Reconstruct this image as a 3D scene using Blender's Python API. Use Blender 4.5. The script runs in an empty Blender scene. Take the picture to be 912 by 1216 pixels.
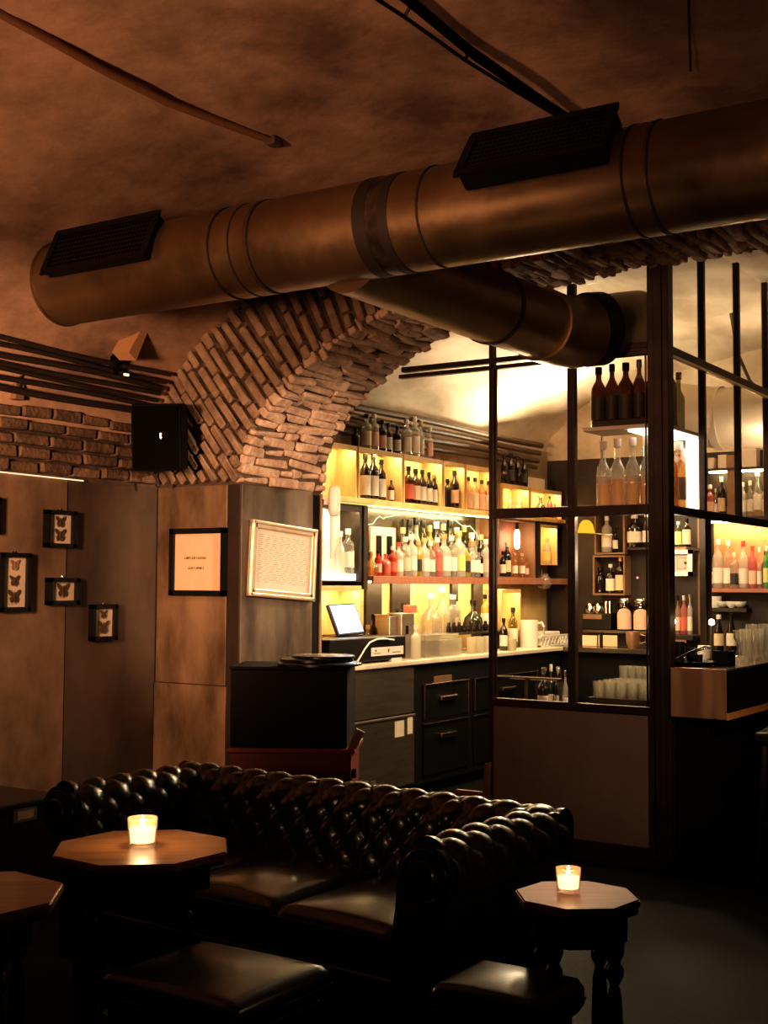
import bpy, bmesh, math, random
from mathutils import Matrix, Vector
random.seed(7)
SC = bpy.context.scene
LOOK = 'Medium High Contrast'
COL = SC.collection
PI = math.pi
# ------------------------------------------------------------------ camera
F = 1500.0
CAM = Vector((0, 0, 1.4))
RM = (Matrix.Rotation(math.radians(33), 3, 'Z') @ Matrix.Rotation(math.radians(93.24), 3, 'X')
      @ Matrix.Rotation(math.radians(.3), 3, 'Z'))
cd = bpy.data.cameras.new('camera')
cd.sensor_fit = 'VERTICAL'; cd.sensor_height = 24; cd.lens = F / 1216 * 24
cd.clip_start = .05; cd.clip_end = 100
cam = bpy.data.objects.new('camera', cd); COL.objects.link(cam)
cam.matrix_world = Matrix.Translation(CAM) @ RM.to_4x4()
SC.camera = cam

def P(px, py, X=None, Y=None, Z=None):
    """where the sight line through a photo pixel meets a real plane of the room"""
    d = RM @ Vector((px - 456, 608 - py, -F))
    t = X / d.x if X is not None else Y / d.y if Y is not None else (Z - 1.4) / d.z
    return CAM + d * t

# ------------------------------------------------------------------ materials
MATS = {}
def _nodes(name):
    m = bpy.data.materials.new(name); m.use_nodes = True
    nt = m.node_tree; nt.nodes.clear()
    out = nt.nodes.new('ShaderNodeOutputMaterial')
    return m, nt, out

def mat(name, c1, rough=.5, metal=0, c2=None, scale=6, detail=6, bump=0, bscale=None, stretch=(1, 1, 1),
        coat=0, spec=.5, lo=.35, hi=.65, rough2=None, bdist=.02, bdet=8):
    if name in MATS: return MATS[name]
    m, nt, out = _nodes(name)
    b = nt.nodes.new('ShaderNodeBsdfPrincipled')
    nt.links.new(b.outputs[0], out.inputs[0])
    b.inputs['Base Color'].default_value = (*c1, 1)
    b.inputs['Roughness'].default_value = rough
    b.inputs['Metallic'].default_value = metal
    b.inputs['Coat Weight'].default_value = coat
    b.inputs['Coat Roughness'].default_value = .15
    b.inputs['Specular IOR Level'].default_value = spec
    if c2 or bump:
        tc = nt.nodes.new('ShaderNodeTexCoord'); mp = nt.nodes.new('ShaderNodeMapping')
        mp.inputs['Scale'].default_value = stretch
        nt.links.new(tc.outputs['Object'], mp.inputs[0])
        n = nt.nodes.new('ShaderNodeTexNoise'); n.inputs['Scale'].default_value = scale
        n.inputs['Detail'].default_value = detail; n.inputs['Roughness'].default_value = .62
        nt.links.new(mp.outputs[0], n.inputs['Vector'])
        if c2:
            r = nt.nodes.new('ShaderNodeValToRGB')
            r.color_ramp.elements[0].position = lo; r.color_ramp.elements[0].color = (*c1, 1)
            r.color_ramp.elements[1].position = hi; r.color_ramp.elements[1].color = (*c2, 1)
            nt.links.new(n.outputs['Fac'], r.inputs[0]); nt.links.new(r.outputs[0], b.inputs['Base Color'])
        if rough2 is not None:
            mr = nt.nodes.new('ShaderNodeMapRange')
            mr.inputs['From Min'].default_value = lo; mr.inputs['From Max'].default_value = hi
            mr.inputs['To Min'].default_value = rough; mr.inputs['To Max'].default_value = rough2
            nt.links.new(n.outputs['Fac'], mr.inputs[0]); nt.links.new(mr.outputs[0], b.inputs['Roughness'])
        if bump:
            n2 = nt.nodes.new('ShaderNodeTexNoise'); n2.inputs['Scale'].default_value = bscale or scale * 4
            n2.inputs['Detail'].default_value = bdet
            nt.links.new(mp.outputs[0], n2.inputs['Vector'])
            bp = nt.nodes.new('ShaderNodeBump'); bp.inputs['Strength'].default_value = bump
            bp.inputs['Distance'].default_value = bdist
            nt.links.new(n2.outputs['Fac'], bp.inputs['Height']); nt.links.new(bp.outputs[0], b.inputs['Normal'])
    MATS[name] = m
    return m

def emit(name, c, s):
    if name in MATS: return MATS[name]
    m, nt, out = _nodes(name)
    e = nt.nodes.new('ShaderNodeEmission'); e.inputs[0].default_value = (*c, 1); e.inputs[1].default_value = s
    nt.links.new(e.outputs[0], out.inputs[0]); MATS[name] = m
    return m

def glass(name, tint=(1, 1, 1), gloss=.5, body=0, bodycol=(1, 1, 1), rough=.03, base=.04):
    """thin glass: see-through tint, a mirror sheen rising to the edges, a little body colour"""
    if name in MATS: return MATS[name]
    m, nt, out = _nodes(name)
    t = nt.nodes.new('ShaderNodeBsdfTransparent'); t.inputs[0].default_value = (*tint, 1)
    g = nt.nodes.new('ShaderNodeBsdfGlossy'); g.inputs['Roughness'].default_value = rough
    lw = nt.nodes.new('ShaderNodeLayerWeight'); lw.inputs[0].default_value = .25
    mr = nt.nodes.new('ShaderNodeMapRange'); mr.inputs['To Min'].default_value = base; mr.inputs['To Max'].default_value = gloss
    nt.links.new(lw.outputs['Facing'], mr.inputs[0])
    last = t
    if body:
        d = nt.nodes.new('ShaderNodeBsdfTranslucent'); d.inputs[0].default_value = (*bodycol, 1)
        d2 = nt.nodes.new('ShaderNodeBsdfDiffuse'); d2.inputs[0].default_value = (*bodycol, 1)
        a = nt.nodes.new('ShaderNodeAddShader')
        mm = nt.nodes.new('ShaderNodeMixShader'); mm.inputs[0].default_value = .5
        nt.links.new(d.outputs[0], mm.inputs[1]); nt.links.new(d2.outputs[0], mm.inputs[2])
        mx0 = nt.nodes.new('ShaderNodeMixShader'); mx0.inputs[0].default_value = body
        nt.links.new(t.outputs[0], mx0.inputs[1]); nt.links.new(mm.outputs[0], mx0.inputs[2]); last = mx0
        nt.nodes.remove(a)
    mx = nt.nodes.new('ShaderNodeMixShader')
    nt.links.new(mr.outputs[0], mx.inputs[0]); nt.links.new(last.outputs[0], mx.inputs[1]); nt.links.new(g.outputs[0], mx.inputs[2])
    nt.links.new(mx.outputs[0], out.inputs[0]); MATS[name] = m
    return m

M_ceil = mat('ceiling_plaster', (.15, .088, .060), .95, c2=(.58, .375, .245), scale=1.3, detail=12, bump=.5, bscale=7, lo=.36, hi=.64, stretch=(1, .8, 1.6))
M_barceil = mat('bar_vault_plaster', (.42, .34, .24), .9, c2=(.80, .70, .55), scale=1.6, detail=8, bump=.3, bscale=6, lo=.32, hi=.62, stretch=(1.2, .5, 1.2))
M_wallL = mat('light_concrete', (.075, .045, .026), .75, c2=(.30, .195, .12), scale=2.2, detail=9, bump=.15, bscale=14, lo=.3, hi=.7, stretch=(1, 1, .7))
M_wallD = mat('dark_concrete', (.035, .023, .015), .62, c2=(.12, .08, .052), scale=2.2, detail=9, bump=.12, bscale=14, lo=.3, hi=.7, stretch=(1, 1, .6))
M_panelA = mat('aged_metal_sheet', (.09, .055, .03), .42, .25, c2=(.34, .22, .125), scale=3, detail=10, lo=.34, hi=.66, stretch=(1.2, 1.2, .45), rough2=.6, bump=.05)
M_panelB = mat('grey_metal_sheet', (.055, .040, .028), .42, .25, c2=(.20, .155, .115), scale=3, detail=10, lo=.34, hi=.66, stretch=(1.2, 1.2, .45), rough2=.6, bump=.05)
M_panelX = mat('dark_metal_strip', (.02, .013, .009), .5, .2, c2=(.05, .032, .022), scale=4, stretch=(1, 1, .3))
M_mortar = mat('dark_mortar', (.05, .032, .021), .95, c2=(.12, .08, .052), scale=8, bump=.4, bscale=20)
M_brick = mat('old_brick', (.12, .078, .048), .9, c2=(.34, .235, .15), scale=7, detail=8, bump=.6, bscale=30, lo=.3, hi=.7)
M_brickD = mat('sooty_brick', (.07, .042, .026), .9, c2=(.26, .165, .10), scale=5, detail=8, bump=.6, bscale=30, lo=.3, hi=.72)
M_stone = mat('rough_stone', (.30, .20, .14), .9, c2=(.62, .46, .34), scale=9, detail=8, bump=.7, bscale=30, lo=.3, hi=.7)
M_floor = mat('dark_floorboards', (.003, .0025, .0025), .7, c2=(.007, .0055, .005), spec=.12, scale=3, stretch=(8, 1, 1), bump=.1)
M_duct = mat('duct_sheet_metal', (.22, .15, .085), .30, .88, c2=(.32, .22, .125), scale=4, detail=5, lo=.3, hi=.7, rough2=.46, bump=.03, bscale=9)
M_ductin = mat('bar_duct_metal', (.50, .44, .35), .4, .4, c2=(.6, .52, .4), scale=4)
M_ductdark = mat('duct_dark_band', (.03, .022, .016), .6, .3)
M_black = mat('black_metal', (.006, .005, .0045), .45, .2, spec=.4)
M_blackm = mat('black_matt', (.0025, .002, .002), .7, spec=.2)
M_grille = mat('black_mesh_grille', (.03, .022, .018), .45, .6)
M_frameb = mat('partition_steel', (.030, .019, .013), .42, .55, c2=(.055, .034, .023), scale=5, bump=.05)
M_lowpan = mat('partition_panel_steel', (.15, .104, .078), .6, .1, c2=(.20, .14, .105), scale=3, bump=.05, stretch=(1, 1, .5))
M_leather = mat('dark_green_leather', (.013, .0125, .0085), .3, c2=(.022, .020, .012), scale=9, coat=.45, bump=.12, bscale=90, bdist=.004)
M_leather2 = mat('black_leather', (.010, .008, .008), .32, c2=(.018, .014, .013), scale=9, coat=.2, spec=.3, bump=.12, bscale=90, bdist=.004)
M_tabletop2 = mat('maroon_table_wood', (.20, .055, .028), .5, c2=(.32, .10, .05), scale=3.5, detail=9, stretch=(1, 9, 1), spec=.2, lo=.3, hi=.7)
M_tabletop = mat('varnished_table_wood', (.26, .125, .052), .30, c2=(.52, .28, .125), scale=3.5, detail=9, stretch=(1, 9, 1), coat=.25, lo=.3, hi=.7)
M_darkwood = mat('dark_turned_wood', (.016, .010, .008), .32, c2=(.03, .018, .012), scale=5, stretch=(1, 1, 6))
M_redwood = mat('maroon_wood', (.24, .045, .04), .5, c2=(.32, .065, .055), scale=4)
M_steel = mat('brushed_steel', (.34, .29, .23), .38, .8, c2=(.42, .36, .29), scale=3, stretch=(1, 1, 14))
M_steelD = mat('dull_steel', (.11, .09, .065), .42, .7, c2=(.16, .135, .095), scale=3, stretch=(1, 1, 8))
M_copper = mat('copper_sheet', (.70, .43, .28), .38, .9, c2=(.72, .46, .29), scale=1.5, stretch=(2.2, 1, .30), bump=.9, bscale=4.0, bdist=.02, bdet=1)
M_chrome = mat('chrome', (.7, .65, .58), .14, 1)
M_ctop = mat('bar_top_stone', (.62, .52, .40), .3, c2=(.74, .64, .50), scale=6)
M_ctopD = mat('dark_bar_top', (.05, .038, .03), .15, .2, c2=(.09, .07, .05), scale=6)
M_pine = mat('pine_boards', (.62, .40, .15), .55, c2=(.78, .55, .25), scale=3, stretch=(3, 3, .7))
M_pineD = mat('aged_pine_boards', (.42, .25, .09), .55, c2=(.58, .37, .15), scale=3, stretch=(3, 3, .7))
M_shelfred = mat('red_brown_shelf', (.34, .13, .08), .5, c2=(.42, .18, .11), scale=5, stretch=(1, 4, 1))
M_shelfdk = mat('dark_shelf_wood', (.018, .011, .008), .5, c2=(.034, .021, .014), scale=5)
M_shelfbr = mat('brown_shelf_wood', (.20, .11, .055), .5, c2=(.28, .16, .085), scale=5)
M_orange = mat('orange_plaster', (.58, .20, .09), .8, c2=(.66, .26, .12), scale=4)
M_white = mat('white_plastic', (.75, .70, .62), .4)
M_paper = mat('cream_paper', (.66, .54, .40), .85, c2=(.72, .60, .46), scale=8)
M_paperw = mat('white_paper', (.70, .62, .54), .85)
M_pinkp = mat('peach_paper', (.80, .55, .36), .8, c2=(.84, .6, .4), scale=8)
M_ink = mat('brown_ink', (.10, .045, .025), .8)
M_inkg = mat('faded_grey_ink', (.40, .31, .25), .85)
M_silver = mat('silver_gilt_moulding', (.62, .48, .33), .35, .55, c2=(.74, .60, .44), scale=9)
M_bfly = mat('butterfly_wing_brown', (.05, .032, .018), .7, c2=(.13, .08, .04), scale=40)
M_bflyL = mat('butterfly_wing_tan', (.26, .15, .07), .7, c2=(.40, .25, .12), scale=40)
M_wax = emit('candle_glow', (1, .70, .42), 2.6)
M_flame = emit('candle_flame', (1, .72, .38), 60)
M_led = emit('warm_led', (1, .75, .36), 85)
M_led2 = emit('added_rack_glow', (1, .82, .52), 170)
M_lip = emit('yellow_edge_light', (.95, .80, .22), .8)
M_ledw = emit('white_led_cord', (.72, .95, .62), 1.0)
M_screen = emit('monitor_glow', (.55, .72, 1), 3.2)
M_bulb = emit('warm_bulb', (1, .68, .40), 22)
M_panelglow = emit('lit_acrylic', (1, .82, .62), 3.2)
M_linelight = emit('thin_line_light', (1, .62, .36), 1.3)
M_pane = glass('window_glass', (.99, .985, .97), .25, base=.012)
M_picglass = glass('picture_glass', (1, 1, 1), .10, base=.006)
M_candleglass = glass('candle_glass', (1, .95, .88), .6, .10, (1, .8, .55), .06)
# bottle glass
G = {
 'clear': glass('clear_bottle_glass', (.93, .92, .88), .75, .20, (.95, .9, .8)),
 'frost': glass('pale_bottle_glass', (.9, .9, .85), .6, .5, (.95, .9, .8)),
 'amber': glass('amber_liquor', (.92, .66, .36), .6, .25, (.8, .5, .25)),
 'rose': glass('rose_liquor', (.93, .70, .50), .6, .35, (.85, .58, .40)),
 'dark': mat('dark_bottle_glass', (.012, .008, .006), .1, coat=.5),
 'brown': glass('brown_bottle_glass', (.26, .14, .08), .5, .15, (.13, .065, .035)),
 'green': glass('green_bottle_glass', (.50, .50, .28), .6, .2, (.25, .28, .12)),
 'dgreen': mat('dark_green_bottle_glass', (.02, .028, .010), .12, coat=.5),
 'red': glass('red_liquor', (.75, .12, .06), .5, .5, (.75, .12, .06)),
 'yellow': glass('yellow_liquor', (.9, .8, .25), .5, .4, (.9, .75, .2)),
 'pink': glass('pink_liquor', (.85, .35, .35), .5, .5, (.85, .35, .32)),
 'purple': glass('violet_bottle', (.35, .2, .55), .5, .5, (.35, .18, .5)),
 'lime': glass('bright_green_bottle', (.2, .65, .2), .5, .5, (.2, .65, .2)),
}
L = {
 'white': mat('white_label', (.78, .68, .56), .7), 'pinkl': mat('pink_label', (.78, .48, .36), .7),
 'redl': mat('red_label', (.55, .13, .08), .7), 'beige': mat('beige_label', (.72, .55, .34), .7),
 'yellowl': mat('yellow_label', (.72, .60, .20), .7), 'black': mat('black_label', (.03, .025, .02), .6),
 'greenl': mat('green_label', (.55, .60, .22), .7), 'gold': mat('gold_label', (.60, .42, .16), .45, .4)}
CAPS = {'black': M_black, 'red': mat('red_cap', (.45, .05, .03), .4), 'white': M_white, 'gold': L['gold'],
        'cork': mat('cork', (.42, .26, .13), .85), 'chrome': M_chrome}

# ------------------------------------------------------------------ mesh building
ORG = {}
class MB:
    def __init__(s): s.bm = bmesh.new()
    def _xf(s, vs, loc, rot):
        m = Matrix.Translation(loc) @ (rot.to_4x4() if rot else Matrix.Identity(4))
        bmesh.ops.transform(s.bm, matrix=m, verts=vs)
    def box(s, c, d, rot=None, bev=0, seg=2, jit=0):
        r = bmesh.ops.create_cube(s.bm, size=1); vs = r['verts']
        bmesh.ops.scale(s.bm, vec=d, verts=vs)
        if jit:
            for v in vs: v.co += Vector((random.uniform(-jit, jit), random.uniform(-jit, jit), random.uniform(-jit, jit)))
        if bev:
            es = list({e for v in vs for e in v.link_edges})
            r2 = bmesh.ops.bevel(s.bm, geom=es, offset=bev, segments=seg, affect='EDGES', profile=.5)
            vs = list({v for f in r2['faces'] for v in f.verts} | {v for v in vs if v.is_valid})
        s._xf(vs, Vector(c), rot); return s
    def span(s, a, b, bev=0, seg=2):
        a, b = Vector(a), Vector(b)
        d = Vector((abs(b.x - a.x), abs(b.y - a.y), abs(b.z - a.z)))
        return s.box((a + b) / 2, d, bev=bev, seg=seg)
    def cyl(s, p0, p1, r0, r1=None, n=16, caps=True):
        p0, p1 = Vector(p0), Vector(p1); r1 = r0 if r1 is None else r1
        h = (p1 - p0).length
        r = bmesh.ops.create_cone(s.bm, cap_ends=caps, segments=n, radius1=r0, radius2=max(r1, 1e-5), depth=h)
        rot = Vector((0, 0, 1)).rotation_difference(p1 - p0).to_matrix()
        s._xf(r['verts'], (p0 + p1) / 2, rot); return s
    def tube(s, pts, r, n=8):
        pts = [Vector(p) for p in pts]; rings = []
        up = Vector((0, 0, 1))
        for i, p in enumerate(pts):
            t = (pts[min(i + 1, len(pts) - 1)] - pts[max(i - 1, 0)]).normalized()
            a = t.cross(up)
            if a.length < .05: a = t.cross(Vector((1, 0, 0)))
            a.normalize(); b = t.cross(a).normalized()
            rr = r[i] if isinstance(r, (list, tuple)) else r
            rings.append([s.bm.verts.new(p + (a * math.cos(k * 2 * PI / n) + b * math.sin(k * 2 * PI / n)) * rr) for k in range(n)])
        for q, w in zip(rings, rings[1:]):
            for k in range(n): s.bm.faces.new((q[k], q[(k + 1) % n], w[(k + 1) % n], w[k]))
        s.bm.faces.new(rings[0][::-1]); s.bm.faces.new(rings[-1]); return s
    def lathe(s, prof, c=(0, 0, 0), n=16, a0=0, a1=None, close=True):
        c = Vector(c); full = a1 is None; steps = n if full else n + 1
        rings = []
        for r, z in prof:
            rings.append([s.bm.verts.new(c + Vector((r * math.cos(a0 + (2 * PI if full else a1 - a0) * k / n), r * math.sin(a0 + (2 * PI if full else a1 - a0) * k / n), z))) for k in range(steps)])
        for q, w in zip(rings, rings[1:]):
            for k in range(n):
                k2 = (k + 1) % steps
                s.bm.faces.new((q[k], q[k2], w[k2], w[k]))
        if full and close:
            if prof[0][0] > 1e-4: s.bm.faces.new(rings[0][::-1])
            if prof[-1][0] > 1e-4: s.bm.faces.new(rings[-1])
        return s
    def poly(s, pts, ext=None):
        vs = [s.bm.verts.new(Vector(p)) for p in pts]
        f = s.bm.faces.new(vs)
        if ext is not None:
            r = bmesh.ops.extrude_face_region(s.bm, geom=[f])
            bmesh.ops.translate(s.bm, vec=Vector(ext), verts=[g for g in r['geom'] if isinstance(g, bmesh.types.BMVert)])
        return s
    def grid(s, rows):
        vv = [[s.bm.verts.new(Vector(p)) for p in r] for r in rows]
        for a, b in zip(vv, vv[1:]):
            for k in range(len(a) - 1): s.bm.faces.new((a[k], a[k + 1], b[k + 1], b[k]))
        return s
    def build(s, name, m, parent=None, smooth=None, local=False, kind=None, label=None):
        me = bpy.data.meshes.new(name)
        bmesh.ops.remove_doubles(s.bm, verts=s.bm.verts, dist=1e-6)
        bmesh.ops.recalc_face_normals(s.bm, faces=s.bm.faces)
        s.bm.to_mesh(me); s.bm.free()
        o = bpy.data.objects.new(name, me); COL.objects.link(o)
        me.materials.append(m)
        if smooth is not None:
            me.polygons.foreach_set('use_smooth', [True] * len(me.polygons))
            if smooth < 180: me.set_sharp_from_angle(angle=math.radians(smooth))
        if parent is not None:
            o.parent = parent
            org = ORG.get(parent.name, Vector())
            ORG[o.name] = org
            if not local:
                me.transform(Matrix.Translation(-org))
        else: ORG[o.name] = Vector()
        if kind: o['kind'] = kind
        if label: o['label'] = label
        return o

USED = set()
def tag(o, label, cat, group=None):
    n = len(label.split())
    if not 4 <= n <= 16: print('LABEL LEN', n, label)
    if label in USED and not group: print('LABEL DUP', label)
    USED.add(label)
    o['label'] = label; o['category'] = cat
    if group: o['group'] = group
    return o
def thing(name, label, cat, loc=(0, 0, 0), rotz=0, group=None):
    o = bpy.data.objects.new(name, None); COL.objects.link(o)
    o.location = loc; o.rotation_euler = (0, 0, rotz); o.empty_display_size = .05
    ORG[o.name] = Vector(loc)
    return tag(o, label, cat, group)
def struct(o): o['kind'] = 'structure'; return o
ORD = ['first', 'second', 'third', 'fourth', 'fifth', 'sixth', 'seventh', 'eighth', 'ninth', 'tenth', 'eleventh', 'twelfth',
       'thirteenth', 'fourteenth', 'fifteenth', 'sixteenth', 'seventeenth', 'eighteenth']

# ------------------------------------------------------------------ room numbers (metres)
XL = -4.98            # left wall
YA, YB = 5.31, 6.05   # front and back of the thick arch wall
XJ = -4.364           # arch jamb
ZP = 1.935            # top of the wall panels / springing of the arch
XC, AA = -2.1, 2.264  # arch centre, half width
BF, BB = 1.02, 1.10   # rise at front and back
YF = 10.05            # far wall of the bar
XBW = -4.82           # bar's side wall behind the shelves
def vault_z(x):
    u = min(1, abs((x + 1.9) / 3.08)); return 2.17 + 1.26 * math.sqrt(max(0, 1 - u * u))
def arch_pt(t, b, y):   # t 0..1 from left springing to right springing
    a = PI * (1 - t); return Vector((XC + AA * math.cos(a), y, ZP + b * math.sin(a)))

# ------------------------------------------------------------------ setting: floor, walls, ceilings
struct(MB().span((-6, -2, -.1), (2.2, 10.6, 0)).build('floor', M_floor))
rows = []
for j in range(41):
    y = -2 + (YA + 2) * j / 40
    rows.append([(-1.9 - 3.08 * math.cos(PI * i / 64), y, 2.17 + 1.26 * math.sin(PI * i / 64) + .012 * math.sin(i * 1.7 + j * .9) + .01 * math.sin(j * .6 - i * .45)) for i in range(65)])
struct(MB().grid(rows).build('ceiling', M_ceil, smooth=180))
# left wall: one light and one dark sheet of concrete below, brick above
y1 = P(77, 760, X=XL).y
w = MB().span((XL - .2, -2, 0), (XL - .01, YA + .01, 2.75)).build('wall_left', M_mortar); struct(w)
MB().span((XL - .012, -2, 0), (XL, y1, ZP), bev=.003).build('concrete_sheet', M_wallL, w)
MB().span((XL - .012, y1 + .006, 0), (XL - .006, YA, ZP - .005), bev=.002).build('concrete_sheet', M_wallD, w)
m = MB(); z = ZP + .02; r = 0
while z < 2.30:
    y = 1.4 + (r % 2) * .13
    while y < YA - .02:
        l = random.uniform(.19, .25); h = random.uniform(.046, .056)
        d = .05 + random.uniform(-.018, .018)
        if y + l > YA: l = YA - y - .01
        if l > .04: m.box((XL - .005, y + l / 2, z + h / 2 + random.uniform(-.004, .004)), (d + .04, l - .014, h), bev=.007, seg=1, jit=.004)
        y += l + .004
    z += .069; r += 1
m.build('brick_band', M_brickD, w)
# thin bright reveal line along the top of the light sheet
a, b = P(-60, 554, X=XL + .012), P(99, 571, X=XL + .012)
MB().tube([a, b], .004, 6).build('line_light', M_linelight, w)
# closing walls behind the camera and to the side
struct(MB().span((-6, -2.1, 0), (2, -2, 3.5)).build('wall_back', M_wallD))
struct(MB().span((1.17, -2, 0), (1.3, YA, 2.4)).build('wall_right', M_wallD))

# arch wall: masonry body
wf = MB()
N = 72
def strip(bm, y, b):
    rr = []
    for i in range(N + 1):
        p = arch_pt(i / N, b, y)
        zt = vault_z(p.x) + .03 if y == YA else 3.5
        rr.append((p, Vector((p.x, y, max(zt, p.z + .02)))))
    bm.grid([[q[0] for q in rr], [q[1] for q in rr]])
strip(wf, YA + .015, BF + .015)
strip(wf, YB, BB)
wf.grid([[arch_pt(i / N, BF + .03, YA + .015) for i in range(N + 1)], [arch_pt(i / N, BB + .02, YB) for i in range(N + 1)]])
# left haunch between the arch and the corner, right haunch
wf.grid([[(x, YA + .015, ZP) for x in (-5.05, -4.8, -4.6, XJ)], [(x, YA + .015, vault_z(x) + .03) for x in (-5.05, -4.8, -4.6, XJ)]])
wf.span((-5.1, YB - .02, ZP), (XJ, YB, 3.5)); wf.span((XC + AA, YA, 0), (2, YB, 3.5))
wa = struct(wf.build('wall_arch', M_mortar))
# facing bricks of the arch, laid square to the curve
def on_path(s):
    """point and outward direction along the lower edge of the brickwork (s in metres from the corner)"""
    l0 = XJ - (-4.99)
    if s < l0: 
        k = s / l0; p = Vector((-4.99 + s, 0, ZP)); ang = math.radians(128)
        return p, Vector((math.cos(ang), 0, math.sin(ang)))
    t = T_AT(s - l0); p = arch_pt(t, BF, 0); p.y = 0
    th = PI * (1 - t); n = Vector((math.cos(th) / AA, 0, math.sin(th) / BF)).normalized()
    a = math.atan2(n.z, n.x); 
    a = min(a, math.radians(128)) if a > PI / 2 else a
    return p, Vector((math.cos(a), 0, math.sin(a)))
tab = [0]; pv = arch_pt(0, BF, 0)
for i in range(1, 801):
    q = arch_pt(i / 800, BF, 0); tab.append(tab[-1] + (q - pv).length); pv = q
def T_AT(s):
    import bisect
    i = min(max(bisect.bisect(tab, s), 1), 800); return (i - 1 + (s - tab[i - 1]) / (tab[i] - tab[i - 1])) / 800
m = MB(); s = .03; k = 0; total = tab[-1] + .62
while s < total - .3:
    p, n = on_path(s)
    tx = Vector((-n.z, 0, n.x)); rot = Matrix((n, Vector((0, 1, 0)), tx)).transposed()
    d = .02
    while d < 2:
        l = .09 if (d < .03 and k % 2) else random.uniform(.19, .24)
        c = p + n * (d + l / 2)
        if c.z > vault_z(c.x) + .08 or c.x < -5.02: break
        m.box((c.x, YA - .002 + random.uniform(-.012, .012), c.z), (l - .016, .07, random.uniform(.038, .052)), rot=rot, bev=.007, seg=1, jit=.004)
        d += l + .002
    s += .074; k += 1
m.build('brick_facing', M_brick, wa)
# rough rubble courses of the soffit
m = MB()
ncs = int(tab[-1] / .053)
for i in range(ncs):
    t = (i + .5) / ncs; tt = T_AT(t * tab[-1])
    y = YA - .02
    while y < YB - .02:
        l = random.uniform(.10, .34); l = min(l, YB - y)
        f = (y + l / 2 - YA) / (YB - YA); b = BF + (BB - BF) * f
        p = arch_pt(tt, b, y + l / 2)
        th = PI * (1 - tt); n = Vector((math.cos(th) / AA, 0, math.sin(th) / b)).normalized()
        tx = Vector((-n.z, 0, n.x)); rot = Matrix((n, Vector((0, 1, 0)), tx)).transposed()
        rot = Matrix.Rotation(random.uniform(-.09, .09), 3, n) @ rot
        dd = random.uniform(.03, .10)
        m.box(p + n * .015, (dd, l - .008, random.uniform(.032, .056)), rot=rot, bev=.012, seg=2, jit=.011)
        y += l
m.build('rubble_soffit', M_stone, wa)

# pier under the arch, clad in metal sheets
pier = struct(MB().span((-5.1, YA + .01, 0), (XJ - .01, YB, ZP)).build('wall_pier', M_mortar))
zs = P(230, 813, Y=YA).z; xa = P(269, 700, Y=YA).x
MB().span((XL + .004, YA - .004, zs + .004), (xa, YA + .01, ZP), bev=.003).build('upper_sheet', M_panelA, pier)
MB().span((XL + .002, YA - .012, 0), (xa + .01, YA + .008, zs), bev=.003).build('lower_sheet', M_panelA, pier)
MB().span((xa + .002, YA - .002, 0), (XJ - .012, YA + .01, ZP), bev=.002).build('dark_strip', M_panelX, pier)  # darker strip along the right edge of the pier face
yj = P(371, 700, X=XJ).y
MB().span((XJ - .012, YA - .002, 0), (XJ, yj, ZP), bev=.003).build('jamb_sheet', M_panelB, pier)
MB().span((XJ - .014, yj + .002, 0), (XJ - .004, yj + .07, ZP - .02)).build('shadow_gap', M_blackm, pier)
MB().span((XJ - .02, yj + .075, 0), (XJ + .006, YB - .002, ZP - .01), bev=.004).build('edge_trim', M_panelA, pier)

# bar room shell
rows = []
for j in range(31):
    y = YB - .02 + (YF + .1 - YB) * j / 30
    rows.append([(-2.2 - 2.64 * math.cos(PI * i / 48), y, 2.52 + .78 * math.sin(PI * i / 48) + .02 * math.sin(i * 1.1 + j * .8) + .015 * math.sin(j * 1.3 - i * .6)) for i in range(49)])
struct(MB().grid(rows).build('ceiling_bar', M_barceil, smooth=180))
struct(MB().span((XBW - .15, YB, 0), (XBW, YF + .1, 2.56)).build('wall_bar_side', mat('dun_plaster', (.26, .18, .12), .85, c2=(.36, .26, .18), scale=4)))
o = struct(MB().span((-5.1, YF, 0), (.6, YF + .15, 3.4)).build('wall_bar_far', M_barceil))
MB().span((XBW, YF - .0015, 0), (.45, YF, 2.48)).build('dark_dado', M_shelfdk, o)
struct(MB().span((.45, YB, 0), (.6, YF, 3)).build('wall_bar_right', M_wallD))

# ------------------------------------------------------------------ ventilation ducts
DY, DZ, DR = 3.86, 2.715, .18
def dx(px, py=300): return P(px, py, Y=DY - DR).x
x0, x1 = P(74, 335, Y=DY).x, .95
t = thing('ventilation_duct', 'large round sheet metal duct hanging under the vaulted ceiling', 'duct', (x0, DY, DZ))
m = MB(); n = 48
def ring(x, r): return [(x, DY + r * math.sin(2 * PI * k / n), DZ + r * math.cos(2 * PI * k / n)) for k in range(n + 1)]
m.grid([ring(x0, DR - .012), ring(x0, DR), ring(x1, DR)]); m.build('duct_tube', M_duct, t, smooth=40)
MB().cyl((x0 + .06, DY, DZ), (x0 + .07, DY, DZ), DR - .004, n=48).build('end_cap', M_ductdark, t)
def band(xa, xb, r, mt, name='seam_band'):
    MB().grid([ring(xa, DR - .002), ring(xa, r), ring(xb, r), ring(xb, DR - .002)]).build(name, mt, t, smooth=30)
for px in (246, 270, 292, 494, 738, 768):
    xx = dx(px); band(xx - .004, xx + .004, DR + .004, M_ductdark)
band(dx(250), dx(288), DR + .002, M_duct, 'coupling')
band(dx(742), dx(764), DR + .002, M_duct, 'coupling')
band(x0, x0 + .012, DR + .006, M_duct, 'end_rim')
band(dx(417), dx(432), DR + .003, M_ductdark); band(dx(447), dx(458), DR + .003, M_ductdark)
band(dx(432), dx(447), DR + .0015, mat('foil_tape', (.14, .10, .07), .3, .7, c2=(.04, .03, .02), scale=14), 'tape')
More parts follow.
